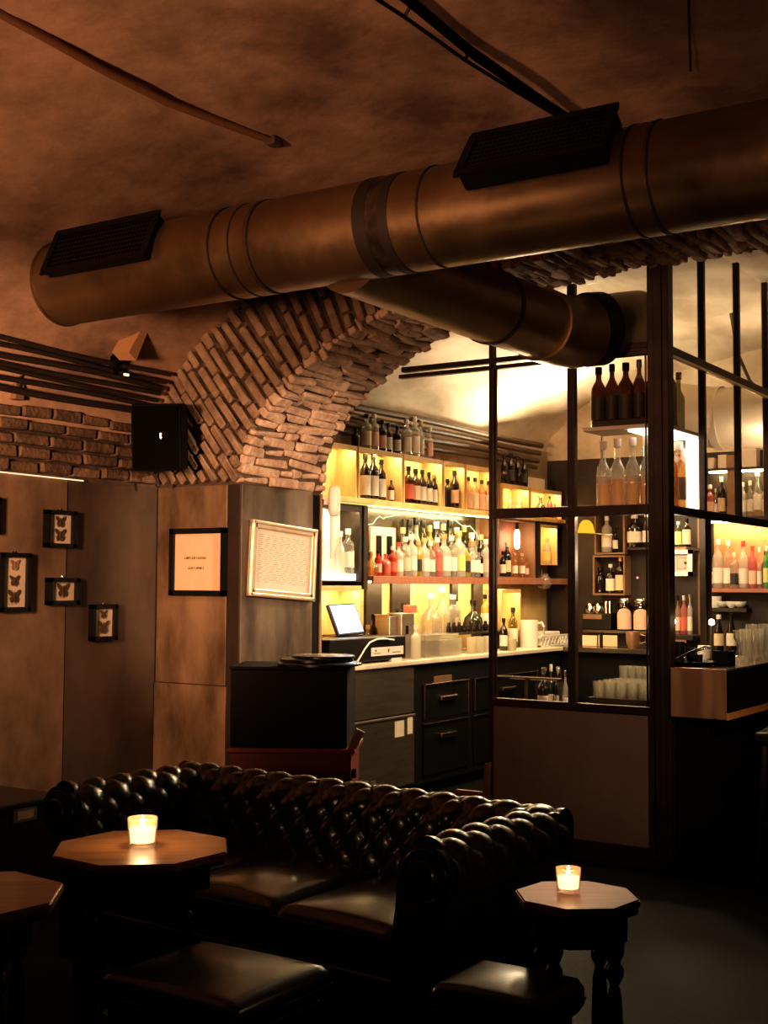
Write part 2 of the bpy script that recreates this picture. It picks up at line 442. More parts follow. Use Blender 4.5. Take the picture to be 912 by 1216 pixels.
def register(name, label, pxa, pxb, ang, deep):
    xa, xb = dx(pxa, 200), dx(pxb, 200)
    L_ = xb - xa
    g = thing(name, label, 'vent', ((xa + xb) / 2, DY, DZ))
    # local frame: box on the upper front of the duct, turned by ang about the duct axis
    rot = Matrix.Rotation(ang, 3, 'X')
    def put(mb, c, d, bev=0): mb.box(rot @ Vector(c), d, rot=rot, bev=bev)
    w = .19; y = -(DR + deep / 2 - .02)
    b = MB()
    put(b, (0, y, -w / 2), (L_, deep, .012)); put(b, (0, y, w / 2), (L_, deep, .012))
    put(b, (-L_ / 2, y, 0), (.012, deep, w)); put(b, (L_ / 2, y, 0), (.012, deep, w))
    b.build('vent_housing', M_black, g, local=True)
    b = MB(); yy = -(DR + deep - .03)
    k = int(L_ / .018)
    for i in range(k): put(b, (-L_ / 2 + (i + .5) * L_ / k, yy, 0), (.006, .004, w))
    for i in range(8): put(b, (0, yy - .003, -w / 2 + (i + .5) * w / 8), (L_, .004, .006))
    b.build('grille', M_grille, g, local=True)
    b = MB(); put(b, (0, -(DR + .004), 0), (L_ - .02, .004, w - .02)); b.build('dark_backing', M_blackm, g, local=True)
    b = MB(); put(b, (0, -(DR + deep - .022), -w / 2 - .004), (L_ + .03, .01, .03)); put(b, (0, -(DR + deep - .022), w / 2 + .004), (L_ + .03, .01, .03))
    put(b, (-L_ / 2 - .004, -(DR + deep - .022), 0), (.03, .01, w)); put(b, (L_ / 2 + .004, -(DR + deep - .022), 0), (.03, .01, w))
    b.build('vent_rim', M_black, g, local=True)
register('air_register', 'black mesh air vent box on the middle of the big duct', 556, 722, -.62, .075)
register('air_register', 'black mesh air vent box at the capped end of the big duct', 64, 180, -.42, .045)
# branch duct that runs through the arch into the bar
t = thing('branch_duct', 'smaller metal duct running from the big duct over the glass partition', 'duct', (-2.66, 4.0, 2.64))
pts = [(-2.70, 3.9, 2.665), (-2.68, 4.4, 2.655), (-2.67, 5.0, 2.65), (-2.65, 5.55, 2.65)]
m = MB(); m.tube(pts, .165, 36); m.build('duct_tube', M_duct, t, smooth=50)
m = MB(); m.tube([(-2.655, 5.45, 2.65), (-2.65, 5.62, 2.65), (-2.63, 5.78, 2.66), (-2.58, 5.92, 2.70)], .178, 36); m.build('elbow', M_duct, t, smooth=50)
m = MB(); m.tube([(-2.60, 5.88, 2.69), (-2.56, 5.96, 2.705)], .188, 36); m.build('collar', M_black, t, smooth=50)
m = MB(); m.tube([(-2.575, 5.94, 2.705), (-2.53, 6.15, 2.76), (-2.50, 6.32, 2.80)], .165, 36); m.build('duct_tube', M_duct, t, smooth=50)
m = MB(); m.tube([(-2.675, 4.98, 2.65), (-2.672, 5.02, 2.65)], .171, 36); m.build('seam_band', M_ductdark, t, smooth=50)
# thin things on the ceiling
def ceil_pts(pix, off):
    out = []
    for px, py in pix:
        lo_, hi_ = 1.0, 12.0
        d = (RM @ Vector((px - 456, 608 - py, -F))).normalized()
        for _ in range(50):
            mid = (lo_ + hi_) / 2; q = CAM + d * mid
            if q.z > vault_z(q.x) - off: hi_ = mid
            else: lo_ = mid
        out.append(CAM + d * lo_)
    return out
t = thing('ceiling_conduit', 'plastered-over brown pipe running across the ceiling to a small junction', 'pipe', ceil_pts([(150, 90)], .02)[0])
pp = ceil_pts([(-60, -18), (0, 16), (60, 48), (120, 82), (200, 122), (270, 148), (325, 168)], .02)
MB().tube(pp, .016, 10).build('pipe', mat('painted_pipe', (.24, .12, .055), .7), t, smooth=60)
e = pp[-1]; MB().box(e, (.05, .06, .04), bev=.008).build('junction', mat('painted_pipe_dark', (.09, .05, .03), .7), t)
t = thing('track_rail', 'black ceiling track with a thin parallel cable on stand-offs', 'track', ceil_pts([(560, 75)], .03)[0])
pa = ceil_pts([(430, -42), (478, -6), (560, 62), (640, 118), (700, 158)], .05)
MB().tube(pa, .026, 4).build('track', M_black, t)
pb = ceil_pts([(400, -42), (437, -8), (480, 20), (553, 72), (615, 110), (665, 140), (690, 152)], .09)
MB().tube(pb, .007, 8).build('cable', M_black, t)
for q in (2, 3, 4, 5):
    w_ = min(pa, key=lambda v: (v - pb[q]).length)
    # nearest point on the track polyline
    best = None
    for u, v in zip(pa, pa[1:]):
        d = v - u; k = max(0, min(1, (pb[q] - u).dot(d) / d.length_squared)); c = u + d * k
        if best is None or (c - pb[q]).length < (best - pb[q]).length: best = c
    MB().cyl(pb[q], best, .006, n=6).build('standoff', M_black, t)
pp = ceil_pts([(817, -20), (818, 20), (820, 84)], .012)
tag(MB().tube(pp, .004, 6).build('ceiling_wire', M_blackm), 'thin dark wire on the ceiling above the duct', 'wire')

# ------------------------------------------------------------------ things on the left wall
M_cable = mat('dusty_black_cable', (.03, .02, .015), .55)
t = thing('cable_bundle', 'bundle of dark cables and pipes running along the top of the brick wall', 'cables', (XL + .1, 4.2, 2.45))
for k, (zc_, r_) in enumerate([(2.36, .018), (2.405, .014), (2.44, .012), (2.47, .013), (2.505, .016), (2.54, .013), (2.57, .012)]):
    pts = []
    for i in range(18):
        y = .6 + .27 * i; zz = zc_ - .02 * (y - 4.2) * .6 + .006 * math.sin(y * 4 + k * 2)
        xx = -1.9 - 3.08 * math.sqrt(1 - ((zz - 2.17) / 1.26) ** 2)
        pts.append((xx + r_ + .02 + .008 * math.sin(y * 5 + k), y, zz - .012))
    MB().tube(pts, r_, 8).build('cable' if r_ < .0145 else 'pipe', M_cable, t, smooth=60)
q = P(60, 432, X=XL + .06)
t = thing('wall_conduit', 'dark hooked conduit bending along the brickwork below the cable bundle', 'pipe', q)
pts = [P(px, py, X=XL + .055) for px, py in ((22, 462), (24, 448), (32, 440), (44, 438), (75, 444), (110, 451), (150, 456))]
MB().tube(pts, .013, 10).build('pipe', M_cable, t, smooth=60)
q = P(19, 463, X=XL + .03)
tag(MB().box(q, (.06, .06, .10), bev=.006).build('junction_box', mat('rusty_box', (.22, .13, .07), .7)), 'small rusty junction box on the brick wall', 'junction box')
# speaker
c = P(190, 519, Y=5.02); 
rot = Matrix.Rotation(math.radians(-50), 3, 'Z')
t = thing('wall_speaker', 'black loudspeaker mounted in the corner on the brick wall', 'speaker', c)
hw = .125; R3 = Matrix.Rotation(math.radians(30), 3, 'Z') @ Matrix.Rotation(math.radians(8), 3, 'X')
def sp(mb, cc, d, bev=.0): mb.box(R3 @ Vector(cc), d, rot=R3, bev=bev); return mb
sp(MB(), (0, 0, 0), (.27, .20, .36), .02).build('cabinet', M_blackm, t, local=True)
sp(MB(), (0, -.103, 0), (.245, .012, .335), .004).build('speaker_grille', mat('speaker_cloth', (.003, .003, .003), .95, spec=.08, bump=.3, bscale=200), t, local=True)
sp(MB(), (.03, -.111, .01), (.012, .006, .032), .002).build('badge', M_chrome, t, local=True)
MB().cyl(R3 @ Vector((0, .09, .02)), (-.22, .22, .05), .018, n=10).build('bracket', M_blackm, t, local=True)
pts = [P(px, py, Y=5.1) for px, py in ((184, 556), (183, 563), (187, 570), (188, 578))]
MB().tube(pts, .010, 8).build('lead', M_cable, t, smooth=60)
# brown tilted lamp head under the cables
t = thing('spot_lamp', 'brown tapered spot lamp bracket under the ceiling beside the cables', 'lamp', P(143, 415, X=XL + .25))
o_ = Vector(t.location); A = [P(px, py, X=XL + .25) for px, py in ((133, 418), (150, 388), (157, 391), (142, 428))]
MB().poly([p - o_ for p in A], (.07, .05, 0)).build('bracket_plate', mat('rust_brown_plate', (.34, .19, .09), .6), t, local=True)
MB().cyl(P(138, 425, X=XL + .2) - o_, P(134, 442, X=XL + .14) - o_, .03, n=14).build('lamp_head', M_blackm, t, local=True)
MB().box(P(150, 445, X=XL + .2) - o_, (.012, .03, .012)).build('pilot_light', emit('pilot', (1, .75, .4), 1.5), t, local=True)

# butterflies in box frames
def butterfly(mb, u, v, c, s, flip=1):
    """two pairs of wings lying flat in the (u, v) plane around c"""
    for sg in (-1, 1):
        up = [(0, .1), (.25, .55), (.62, .95), (.95, 1.0), (.90, .6), (.62, .15), (.1, -.05)]
        dn = [(.05, .02), (.55, .05), (.72, -.25), (.60, -.62), (.42, -.85), (.30, -.55), (.08, -.35)]
        for w_ in (up, dn):
            pts = [c + u * (sg * a * s * .62) + v * (b * s * .55) for a, b in w_]
            mb.poly(pts if sg > 0 else pts[::-1], XN * .002)
    bp = [(-.05, .3), (0, .42), (.05, .3), (.05, -.4), (0, -.5), (-.05, -.4)]
    mb.poly([c + u * (a * s) + v * (b * s) + XN * .002 for a, b in bp], XN * .003)
XN = Vector((1, 0, 0))
def wall_frame(label, px0, py0, px1, py1, items, deep=.035):
    xx = XL + .002
    a = P(px0, py0, X=xx + deep); b = P(px1, py1, X=xx + deep)
    zt, zb = a.z, b.z; ya, yb = a.y, b.y
    t = thing('butterfly_frame', label, 'picture frame', (xx, (ya + yb) / 2, (zt + zb) / 2))
    fw = .022; m = MB()
    m.span((xx, ya, zb), (xx + deep, ya + fw, zt)); m.span((xx, yb - fw, zb), (xx + deep, yb, zt))
    m.span((xx, ya, zb), (xx + deep, yb, zb + fw)); m.span((xx, ya, zt - fw), (xx + deep, yb, zt))
    m.build('frame', M_black, t)
    MB().span((xx, ya + .01, zb + .01), (xx + .012, yb - .01, zt - .01)).build('mount', M_paper, t)
    for fy, fz, s, lt in items:
        m = MB(); butterfly(m, Vector((0, 1, 0)), Vector((0, 0, 1)), Vector((xx + .018, ya + (yb - ya) * fy, zb + (zt - zb) * fz)), s)
        m.build('butterfly', M_bflyL if lt else M_bfly, t)
    m = MB(); cy = (ya + yb) / 2
    m.span((xx + .012, cy - .025, zb + fw + .013), (xx + .0132, cy + .025, zb + fw + .016)); m.build('caption', M_inkg, t)
    MB().span((xx + deep - .008, ya + .015, zb + .015), (xx + deep - .006, yb - .015, zt - .015)).build('glazing', M_picglass, t)
    MB().cyl((xx + .004, cy, zt + .006), (xx + .012, cy, zt + .006), .006, n=8).build('hanging_pin', M_chrome, t)
wall_frame('black box frame with two butterflies, highest on the concrete wall', 57, 605, 91, 651, [(.5, .69, .056, 0), (.5, .33, .062, 0)])
wall_frame('tall black box frame with three butterflies on the light concrete sheet', 2, 656, 37, 726, [(.5, .79, .050, 1), (.5, .52, .052, 0), (.5, .25, .065, 0)])
wall_frame('small square black frame with a single butterfly', 59, 686, 95, 718, [(.5, .52, .07, 0)])
wall_frame('black box frame with two butterflies, lowest on the dark concrete sheet', 111, 718, 140, 760, [(.5, .72, .045, 0), (.5, .36, .068, 0)])
a, b = P(-25, 585, X=XL + .03), P(1, 634, X=XL + .03)
wall_frame('black frame cut off by the edge of the photograph', -32, 588, 1, 634, [(.5, .5, .08, 0)])

# notice on the pier
a, b = P(201, 628, Y=YA - .03), P(266, 708, Y=YA - .03)
t = thing('notice_frame', 'black framed notice with two short printed lines on the pier', 'picture frame', ((a.x + b.x) / 2, YA - .005, (a.z + b.z) / 2))
m = MB(); fw = .03; y0, y2 = YA - .03, YA - .004
m.span((a.x, y0, b.z), (a.x + fw, y2, a.z)); m.span((b.x - fw, y0, b.z), (b.x, y2, a.z)); m.span((a.x, y0, b.z), (b.x, y2, b.z + fw)); m.span((a.x, y0, a.z - fw), (b.x, y2, a.z))
m.build('frame', M_black, t)
MB().span((a.x + .01, YA - .012, b.z + .01), (b.x - .01, YA - .005, a.z - .01)).build('notice_sheet', M_pinkp, t)
def scribble(mb, x0, x1, z, h, nrm, face, seed):
    """a line of lettering too small to read: letter-sized strokes"""
    rnd = random.Random(seed); x = x0
    while x < x1:
        w_ = rnd.uniform(.5, .8) * h
        if rnd.random() < .5: mb.span((x, face, z), (x + w_ * .3, face + nrm, z + h)); mb.span((x, face, z + h * .8 * rnd.random()), (x + w_, face + nrm, z + h * .25 + h * .7 * rnd.random()))
        else: mb.span((x, face, z + h * .1), (x + w_ * .9, face + nrm, z + h * .35)); mb.span((x + w_ * .5, face, z), (x + w_ * .85, face + nrm, z + h))
        x += w_ + h * .18
m = MB(); wv = b.x - a.x
q1, q2 = P(219, 664, Y=YA - .012), P(245, 660.5, Y=YA - .012)
scribble(m, q1.x, q2.x, q1.z, .013, -.001, YA - .012, 3)
q1, q2 = P(223, 676, Y=YA - .012), P(241.5, 673, Y=YA - .012)
scribble(m, q1.x, q2.x, q1.z, .013, -.001, YA - .012, 5)
m.build('printed_lines', M_ink, t)
MB().span((a.x + .02, YA - .024, b.z + .02), (b.x - .02, YA - .022, a.z - .02)).build('glazing', M_picglass, t)
# silver frame on the jamb, tilted
cA = [P(px, py, X=XJ + .02) for px, py in ((301, 617), (377, 629), (371, 713), (293, 709))]
cc = sum(cA, Vector()) / 4
t = thing('silver_frame', 'tilted silver framed sheet of fine print on the jamb of the arch', 'picture frame', (XJ + .002, cc.y, cc.z))
wY = ((cA[1] - cA[0]).length + (cA[2] - cA[3]).length) / 2; hZ = ((cA[3] - cA[0]).length + (cA[2] - cA[1]).length) / 2
tilt = Matrix.Rotation(math.radians(-3.5), 3, 'X')
def fr(mb, y, z, dy, dz, x, dxx, bev=0): mb.box(tilt @ Vector((x, y, z)), (dxx, dy, dz), rot=tilt, bev=bev)
m = MB(); fw = .045
for sg in (-1, 1):
    fr(m, sg * (wY / 2 - fw / 2), 0, fw, hZ, .014, .028, .006); fr(m, 0, sg * (hZ / 2 - fw / 2), wY, fw, .014, .028, .006)
    fr(m, sg * (wY / 2 - .012), 0, .018, hZ, .028, .012, .004); fr(m, 0, sg * (hZ / 2 - .012), wY, .018, .028, .012, .004)
m.build('frame', M_silver, t, local=True)
m = MB(); fr(m, 0, 0, wY - .06, hZ - .06, .008, .006); m.build('printed_sheet', M_paperw, t, local=True)
m = MB(); rnd = random.Random(2)
for i in range(24):
    z = hZ / 2 - .075 - i * (hZ - .15) / 24; y = -wY / 2 + .075
    while y < wY / 2 - .08:
        l = rnd.uniform(.012, .05); l = min(l, wY / 2 - .06 - y)
        fr(m, y + l / 2, z, l, .0028, .0115, .001); y += l + rnd.uniform(.012, .035)
m.build('fine_print', M_inkg, t, local=True)
m = MB(); fr(m, 0, 0, wY - .08, hZ - .08, .016, .002); m.build('glazing', M_picglass, t, local=True)
# white oval lamp on the edge of the jamb
q = P(397, 595, Y=6.08)
t = thing('oval_wall_lamp', 'white oval wall lamp at the edge of the arch jamb beside the shelves', 'lamp', (q.x, q.y, q.z))
m = MB(); m.lathe([(.001, -.092), (.018, -.09), (.031, -.078), (.036, -.05), (.036, .05), (.031, .078), (.018, .09), (.001, .092)], n=24)
m.build('lamp_body', M_white, t, smooth=60, local=True)
MB().cyl((-.015, 0, -.08), (-.015, 0, -.34), .012, n=10).build('conduit', M_white, t, local=True)
MB().span((XJ + .004 - q.x, -.02, -.02), (-.03, .02, .02)).build('bracket', M_white, t, local=True)

# ------------------------------------------------------------------ chesterfield sofa
t = thing('chesterfield_sofa', 'dark green leather sofa with deep buttoned back and rolled arms', 'sofa', (-2.60, 3.42, 0), math.radians(-4))
H = .685; RR = .095
def profile(zs):
    """inner face, over the roll, down the outside: points (o, z, weight) with o growing outwards"""
    pts = []; cx = .085; cz = H - RR
    for i in range(20):
        k = i / 19; pts.append((-.035 + .025 * k, zs + (cz - zs) * k, min(1, .35 + k * 1.2)))
    for i in range(1, 34):
        a = PI - (PI * 1.28) * i / 33; f = 1 if i < 22 else max(0, 1 - (i - 22) / 8)
        pts.append((cx + RR * math.cos(a), cz + RR * math.sin(a), f))
    lx, lz, _ = pts[-1]
    for i in range(1, 16):
        k = i / 15; pts.append((lx + (.075 - lx) * min(1, k * 2), lz + (.09 - lz) * k, 0))
    return pts
def tufted(length, zs, place, ends=True):
    pr = profile(zs); rows = []
    sl = [0]
    for a, b in zip(pr, pr[1:]): sl.append(sl[-1] + math.hypot(a[0] - b[0], a[1] - b[1]))
    nu = int(length / .007)
    du, dv = .062, .075
    for i in range(nu + 1):
        u = length * i / nu; row = []
        for j, (o, z, w) in enumerate(pr):
            p, q = pr[max(0, j - 1)], pr[min(len(pr) - 1, j + 1)]
            tx, tz = q[0] - p[0], q[1] - p[1]; l = math.hypot(tx, tz) or 1
            nx, nz = -tz / l, tx / l     # towards the sitter / upwards
            a = (u / du + sl[j] / dv) * .5; b = (u / du - sl[j] / dv) * .5
            h = (abs(math.sin(PI * a)) * abs(math.sin(PI * b))) ** .42
            near = 0
            # button pits at the crossings of the creases
            fa, fb = a - round(a), b - round(b)
            pit = math.exp(-((fa * 2.6) ** 2 + (fb * 2.6) ** 2) * 6)
            dsp = w * (.020 * h - .008 * pit) - .008 * w
            but = math.exp(-((fa ** 2 + fb ** 2) / .006)) * .007 * w
            e = min(u, length - u); 
            dsp += but
            row.append(place(u, o + nx * dsp, z + nz * dsp))
        rows.append(row)
    return rows
# back: u along the sofa, outwards = +y
Wb = 1.68
HX = .70
m = MB(); m.grid(tufted(Wb, .36, lambda u, o, z: (-Wb / 2 + u, .265 + o, z))); m.build('backrest', M_leather, t, smooth=180, local=True)
for sg, yf in ((-1, -.30), (1, -.30)):
    La = .66
    m = MB(); m.grid(tufted(La, .36, lambda u, o, z: (sg * (HX + o), yf + u, z)))
    arm = m.build('armrest', M_leather, t, smooth=180, local=True)
    # scrolled front of the arm
    cz = H - RR; cx = sg * (HX + .085); m = MB()
    out = [(cx + (RR - .004) * math.cos(a), cz + (RR - .004) * math.sin(a)) for a in [PI * (-.28) + k * PI * 1.28 / 22 for k in range(23)]]
    out = [(sg * (x - cx) * sg + cx, z) for x, z in out]
    shape = [(cx + sg * (RR - .004) * math.cos(a), cz + (RR - .004) * math.sin(a)) for a in [-PI * .28 + k * PI * 1.28 / 22 for k in range(23)]]
    shape += [(sg * (HX - .03), .30), (sg * (HX - .03), .09), (sg * (HX + .075), .09), (sg * (HX + .075), cz - .11)]
    m.poly([(x, yf + .01, z) for x, z in shape], (0, -.03, 0)); m.build('arm_front', M_leather, t, local=True)
    m = MB(); m.lathe([(.0, .030), (.045, .027), (.05, .018), (.052, .0)], n=28)
    R_ = Matrix.Translation((cx, yf - .02, cz)) @ Matrix.Rotation(PI / 2, 4, 'X')
    bmesh.ops.transform(m.bm, matrix=R_, verts=m.bm.verts)
    m.build('scroll_disc', M_leather2, t, smooth=50, local=True)
    m = MB(); pts = [(cx + sg * .072 * math.cos(a), yf - .022, cz + .072 * math.sin(a)) for a in [k * 2 * PI / 30 for k in range(31)]]
    m.tube(pts, .006, 8); m.build('piping', M_leather2, t, smooth=80, local=True)
    m = MB()
    for k in range(26):
        a = 2 * PI * k / 26; m.cyl((cx + .055 * math.cos(a), yf - .018, cz + .055 * math.sin(a)), (cx + .055 * math.cos(a), yf - .028, cz + .055 * math.sin(a)), .005, .002, 8)
    m.build('nail_heads', mat('dark_brass', (.16, .10, .05), .4, .8), t, smooth=60, local=True)
MB().box((0, .0, .19), (1.41, .56, .21), bev=.02).build('base', M_leather, t, smooth=40, local=True)
MB().box((0, -.295, .20), (1.37, .04, .17), bev=.018, seg=3).build('front_rail', M_leather, t, smooth=40, local=True)
def cushion(mb, c, d, crown):
    """boxed cushion: crowned top, rounded edges"""
    nx, ny = 22, 22; hx, hy, hz = d[0] / 2, d[1] / 2, d[2] / 2
    def pt(i, j, top):
        u, v = i / nx * 2 - 1, j / ny * 2 - 1
        e = max(abs(u), abs(v)); k = max(0, (e - .86) / .14)
        z = hz - hz * .55 * k ** 2.2 + crown * (1 - u * u) * (1 - v * v)
        return (c[0] + u * hx, c[1] + v * hy, c[2] + (z if top else -z * .9))
    for top in (1, 0):
        mb.grid([[pt(i, j, top) for j in range(ny + 1)] for i in range(nx + 1)])
    loop = [(i, 0) for i in range(nx)] + [(nx, j) for j in range(ny)] + [(i, ny) for i in range(nx, 0, -1)] + [(0, j) for j in range(ny, 0, -1)]
    mb.grid([[pt(i, j, 1) for i, j in loop + loop[:1]], [pt(i, j, 0) for i, j in loop + loop[:1]]])
    return mb
for k in (-1, 0, 1):
    o = cushion(MB(), (k * .45, -.045, .362 + (.008 if k == 0 else 0)), (.446, .56, .125), .028).build('seat_cushion', M_leather, t, smooth=180, local=True)
    m = MB(); x = k * .45; zz = .362 + (.008 if k == 0 else 0) + .03
    e = [(x - .223, -.325), (x + .223, -.325), (x + .223, .235)]
    m.tube([(e[0][0], e[0][1], zz), (e[1][0], e[1][1], zz), (e[2][0], e[2][1], zz)], .006, 8); m.build('piping', M_leather2, o, smooth=80, local=True)
for sx in (-.72, .72):
    for sy in (-.26, .30):
        MB().lathe([(.018, 0), (.03, .015), (.034, .05), (.028, .09)], (sx, sy, 0), 16).build('bun_foot', M_darkwood, t, smooth=60, local=True)

# ------------------------------------------------------------------ small tables and candles
def octa(r, sx, rot, n=8):
    return [(r * math.cos(rot + 2 * PI * k / n) * sx, r * math.sin(rot + 2 * PI * k / n)) for k in range(n)]
LEGP = [(.018, 0), (.014, .03), (.020, .06), (.022, .10), (.012, .13), (.021, .16), (.023, .30), (.019, .40), (.012, .43), (.024, .455), (.024, .47), (.015, .485), (.026, .51), (.026, .60)]
def side_table(label, c, r, zt, rot, n=8, stretch=1.0, lr=.68, mt=None):
    t = thing('octagonal_table', label, 'table', (c[0], c[1], 0), rot)
    o = octa(r, stretch, PI / n, n)
    m = MB(); vs = [m.bm.verts.new((x, y, zt - .022)) for x, y in o]; f = m.bm.faces.new(vs)
    rr = bmesh.ops.extrude_face_region(m.bm, geom=[f]); bmesh.ops.translate(m.bm, vec=(0, 0, .022), verts=[g for g in rr['geom'] if isinstance(g, bmesh.types.BMVert)])
    bmesh.ops.bevel(m.bm, geom=[e for e in m.bm.edges if abs(e.verts[0].co.z - e.verts[1].co.z) < .001], offset=.004, segments=2, affect='EDGES')
    top = m.build('tabletop', mt or M_tabletop, t, smooth=35, local=True)
    # molded lip and apron follow the outline
    def prism(rs, z0, z1, name, mt):
        m = MB(); a = octa(r * rs, stretch, PI / n, n)
        m.poly([(x, y, z0) for x, y in a], (0, 0, z1 - z0)); return m.build(name, mt, t, local=True)
    prism(.965, zt - .036, zt - .0215, 'edge_moulding', M_darkwood)
    prism(.80, zt - .105, zt - .035, 'apron', M_darkwood)
    k = zt - .036
    for q in range(4):
        a = PI / 4 + q * PI / 2
        m = MB(); m.lathe([(rad * .95, z / .6 * k) for rad, z in LEGP], (r * lr * math.cos(a) * stretch, r * lr * math.sin(a), 0), 16)
        m.build('leg', M_darkwood, t, smooth=50, local=True)
    prism(.42, .17, .185, 'lower_shelf', M_darkwood)
    return t
c1 = P(169, 1005, Z=.64); side_table('octagonal wooden table with a lit candle in front of the sofa', c1, .262, .64, math.radians(33 + 8), stretch=1.0)
c2 = P(685, 1062, Z=.62); side_table('small octagonal wooden table with a lit candle beside the rolled sofa arm', c2, .158, .62, math.radians(33 + 4), stretch=1.0, mt=M_tabletop2)
c3 = P(-52, 1062, Z=.64); side_table('octagonal wooden table cut off by the edge, no candle on it', c3, .262, .64, math.radians(33 + 6))
def candle(label, c, z, s, pw=1):
    t = thing('candle_holder', label, 'candle', (c[0], c[1], z))
    m = MB(); m.lathe([(.0005, .001), (.030 * s, .001), (.0335 * s, .006), (.0365 * s, .068 * s), (.0342 * s, .068 * s), (.031 * s, .010), (.0005, .009)], n=32)
    m.build('glass', M_candleglass, t, smooth=50, local=True)
    m = MB(); m.lathe([(.0005, .0105), (.029 * s, .0105), (.032 * s, .042 * s), (.022 * s, .040 * s), (.0005, .038 * s)], n=24); m.build('wax', M_wax, t, smooth=50, local=True)
    m = MB(); m.cyl((0, 0, .037 * s), (0, 0, .046 * s), .001, n=6); m.build('wick', M_blackm, t, local=True)
    m = MB(); m.lathe([(.0005, .044 * s), (.005 * s, .050 * s), (.0035 * s, .060 * s), (.0005, .070 * s)], n=12); m.build('flame', M_flame, t, smooth=60, local=True)
    lamp('candle_light', 'POINT', (c[0], c[1], z + .085 * s), (1, .60, .30), 1.7 * pw, size=.02)
def lamp(name, kind, loc, col, power, size=.1, size_y=None, to=None, spread=None):
    d = bpy.data.lights.new(name, kind); d.color = col; d.energy = power
    if kind == 'AREA':
        d.size = size
        if size_y: d.shape = 'RECTANGLE'; d.size_y = size_y
        if spread: d.spread = spread
    else: d.shadow_soft_size = size
    o = bpy.data.objects.new(name, d); COL.objects.link(o); o.location = loc
    if to is not None: o.rotation_euler = (Vector(to) - Vector(loc)).to_track_quat('-Z', 'Y').to_euler()
    return o
q = P(169, 1004, Z=.64); candle('lit candle in a clear glass on the table before the sofa', q, .6405, 1.18)
q = P(675, 1059, Z=.62); candle('lit candle in a clear glass on the table beside the sofa arm', q, .6205, .88, .3)

# ------------------------------------------------------------------ stools in the foreground
def stool(label, xa, xb, ya, yb, z, rz=0):
    cx, cy = (xa + xb) / 2, (ya + yb) / 2
    t = thing('leather_stool', label, 'stool', (cx, cy, 0), rz); w, d = xb - xa, yb - ya
    cushion(MB(), (0, 0, z - .045), (w, d, .09), .012).build('seat', M_leather2, t, smooth=180, local=True)
    m = MB(); zz = z - .05
    m.tube([(-w / 2, -d / 2, zz), (w / 2, -d / 2, zz), (w / 2, d / 2, zz), (-w / 2, d / 2, zz), (-w / 2, -d / 2, zz)], .005, 8); m.build('piping', M_leather2, t, smooth=80, local=True)
    MB().box((0, 0, z - .115), (w - .04, d - .04, .06), bev=.008).build('seat_frame', M_darkwood, t, local=True)
    for sx in (-1, 1):
        for sy in (-1, 1):
            m = MB(); m.cyl((sx * (w / 2 - .04), sy * (d / 2 - .04), 0), (sx * (w / 2 - .04), sy * (d / 2 - .04), z - .14), .014, .02, 12); m.build('leg', M_darkwood, t, smooth=50, local=True)
a, b = P(378, 1152, Z=.42), P(277, 1197, Z=.42)
stool('black leather stool with a lit edge, in front of the sofa seat', a.x - .44, a.x, b.y, a.y + .06, .42)
a, b = P(647, 1190, Z=.47), P(694, 1160, Z=.47)
stool('black leather stool in front of the small table by the sofa arm', b.x - .28, b.x, a.y - .03, b.y - .0, .47)

# ------------------------------------------------------------------ dark chest at the left
q = P(75, 943, Z=.44); q2 = P(0, 955, Z=.44)
xx = q.x - .0
t = thing('wooden_chest', 'dark wooden chest with a metal label holder against the left wall', 'chest', (xx - .25, q.y - .45, 0))
ya, yb = q.y - 1.0, q.y
MB().span((xx - .5, ya, .05), (xx, yb, .415), bev=.008).build('body', M_darkwood, t)
MB().span((xx - .51, ya - .01, .416), (xx + .012, yb + .01, .44), bev=.006).build('lid', M_darkwood, t)
a, b = P(17, 962, X=xx + .006), P(44, 973, X=xx + .006)
f = MB().span((xx, a.y, b.z), (xx + .006, b.y, a.z), bev=.002).build('label_holder', M_steel, t)
MB().span((xx + .006, a.y + .02, b.z + .012), (xx + .0075, b.y - .02, a.z - .012)).build('label_card', M_inkg, f)
for k in (ya + .05, yb - .05):
    for x_ in (xx - .45, xx - .05): MB().span((x_ - .02, k - .02, 0), (x_ + .02, k + .02, .05)).build('foot', M_darkwood, t)

# ------------------------------------------------------------------ black cabinet on maroon counter in front of the pier
ang = math.radians(29)
pl, pr_ = P(274, 792, Y=4.82), P(412, 792, Y=4.55)
q = P(343, 792, Y=4.72)
R2 = Matrix.Rotation(ang, 3, 'Z')
Wc = 138 / 1500 * (P(343, 792, Y=4.72) - CAM).length
def loc2(x, y, z): return R2 @ Vector((x, y, 0)) + Vector((0, 0, z))
base = Vector((q.x, q.y, 0))
zt = q.z; zm = P(343, 888, Y=4.72).z
t = thing('maroon_counter', 'low maroon counter with a shelf lip under the black cabinet', 'counter', base, ang)
MB().span((-Wc / 2, .0, 0), (Wc / 2 + .02, .42, zm - .022)).build('body', M_redwood, t, local=True)
MB().span((-Wc / 2 - .01, -.03, zm - .022), (Wc / 2 + .04, .43, zm - .001), bev=.004).build('counter_top', M_redwood, t, local=True)
MB().poly([(Wc / 2 + .005, -.02, zm), (Wc / 2 + .045, -.02, zm), (Wc / 2 + .08, .03, zm + .07), (Wc / 2 + .04, .03, zm + .09)], (0, .02, 0)).build('bracket', M_shelfbr, t, local=True)
MB().cyl((Wc / 2 + .02, .05, zm - .12), (Wc / 2 + .04, .05, zm - .12), .022, n=14).build('knob', M_black, t, local=True)
t = thing('black_cabinet', 'black box cabinet standing on the maroon counter before the pier', 'cabinet', base + Vector((0, 0, zm)), ang)
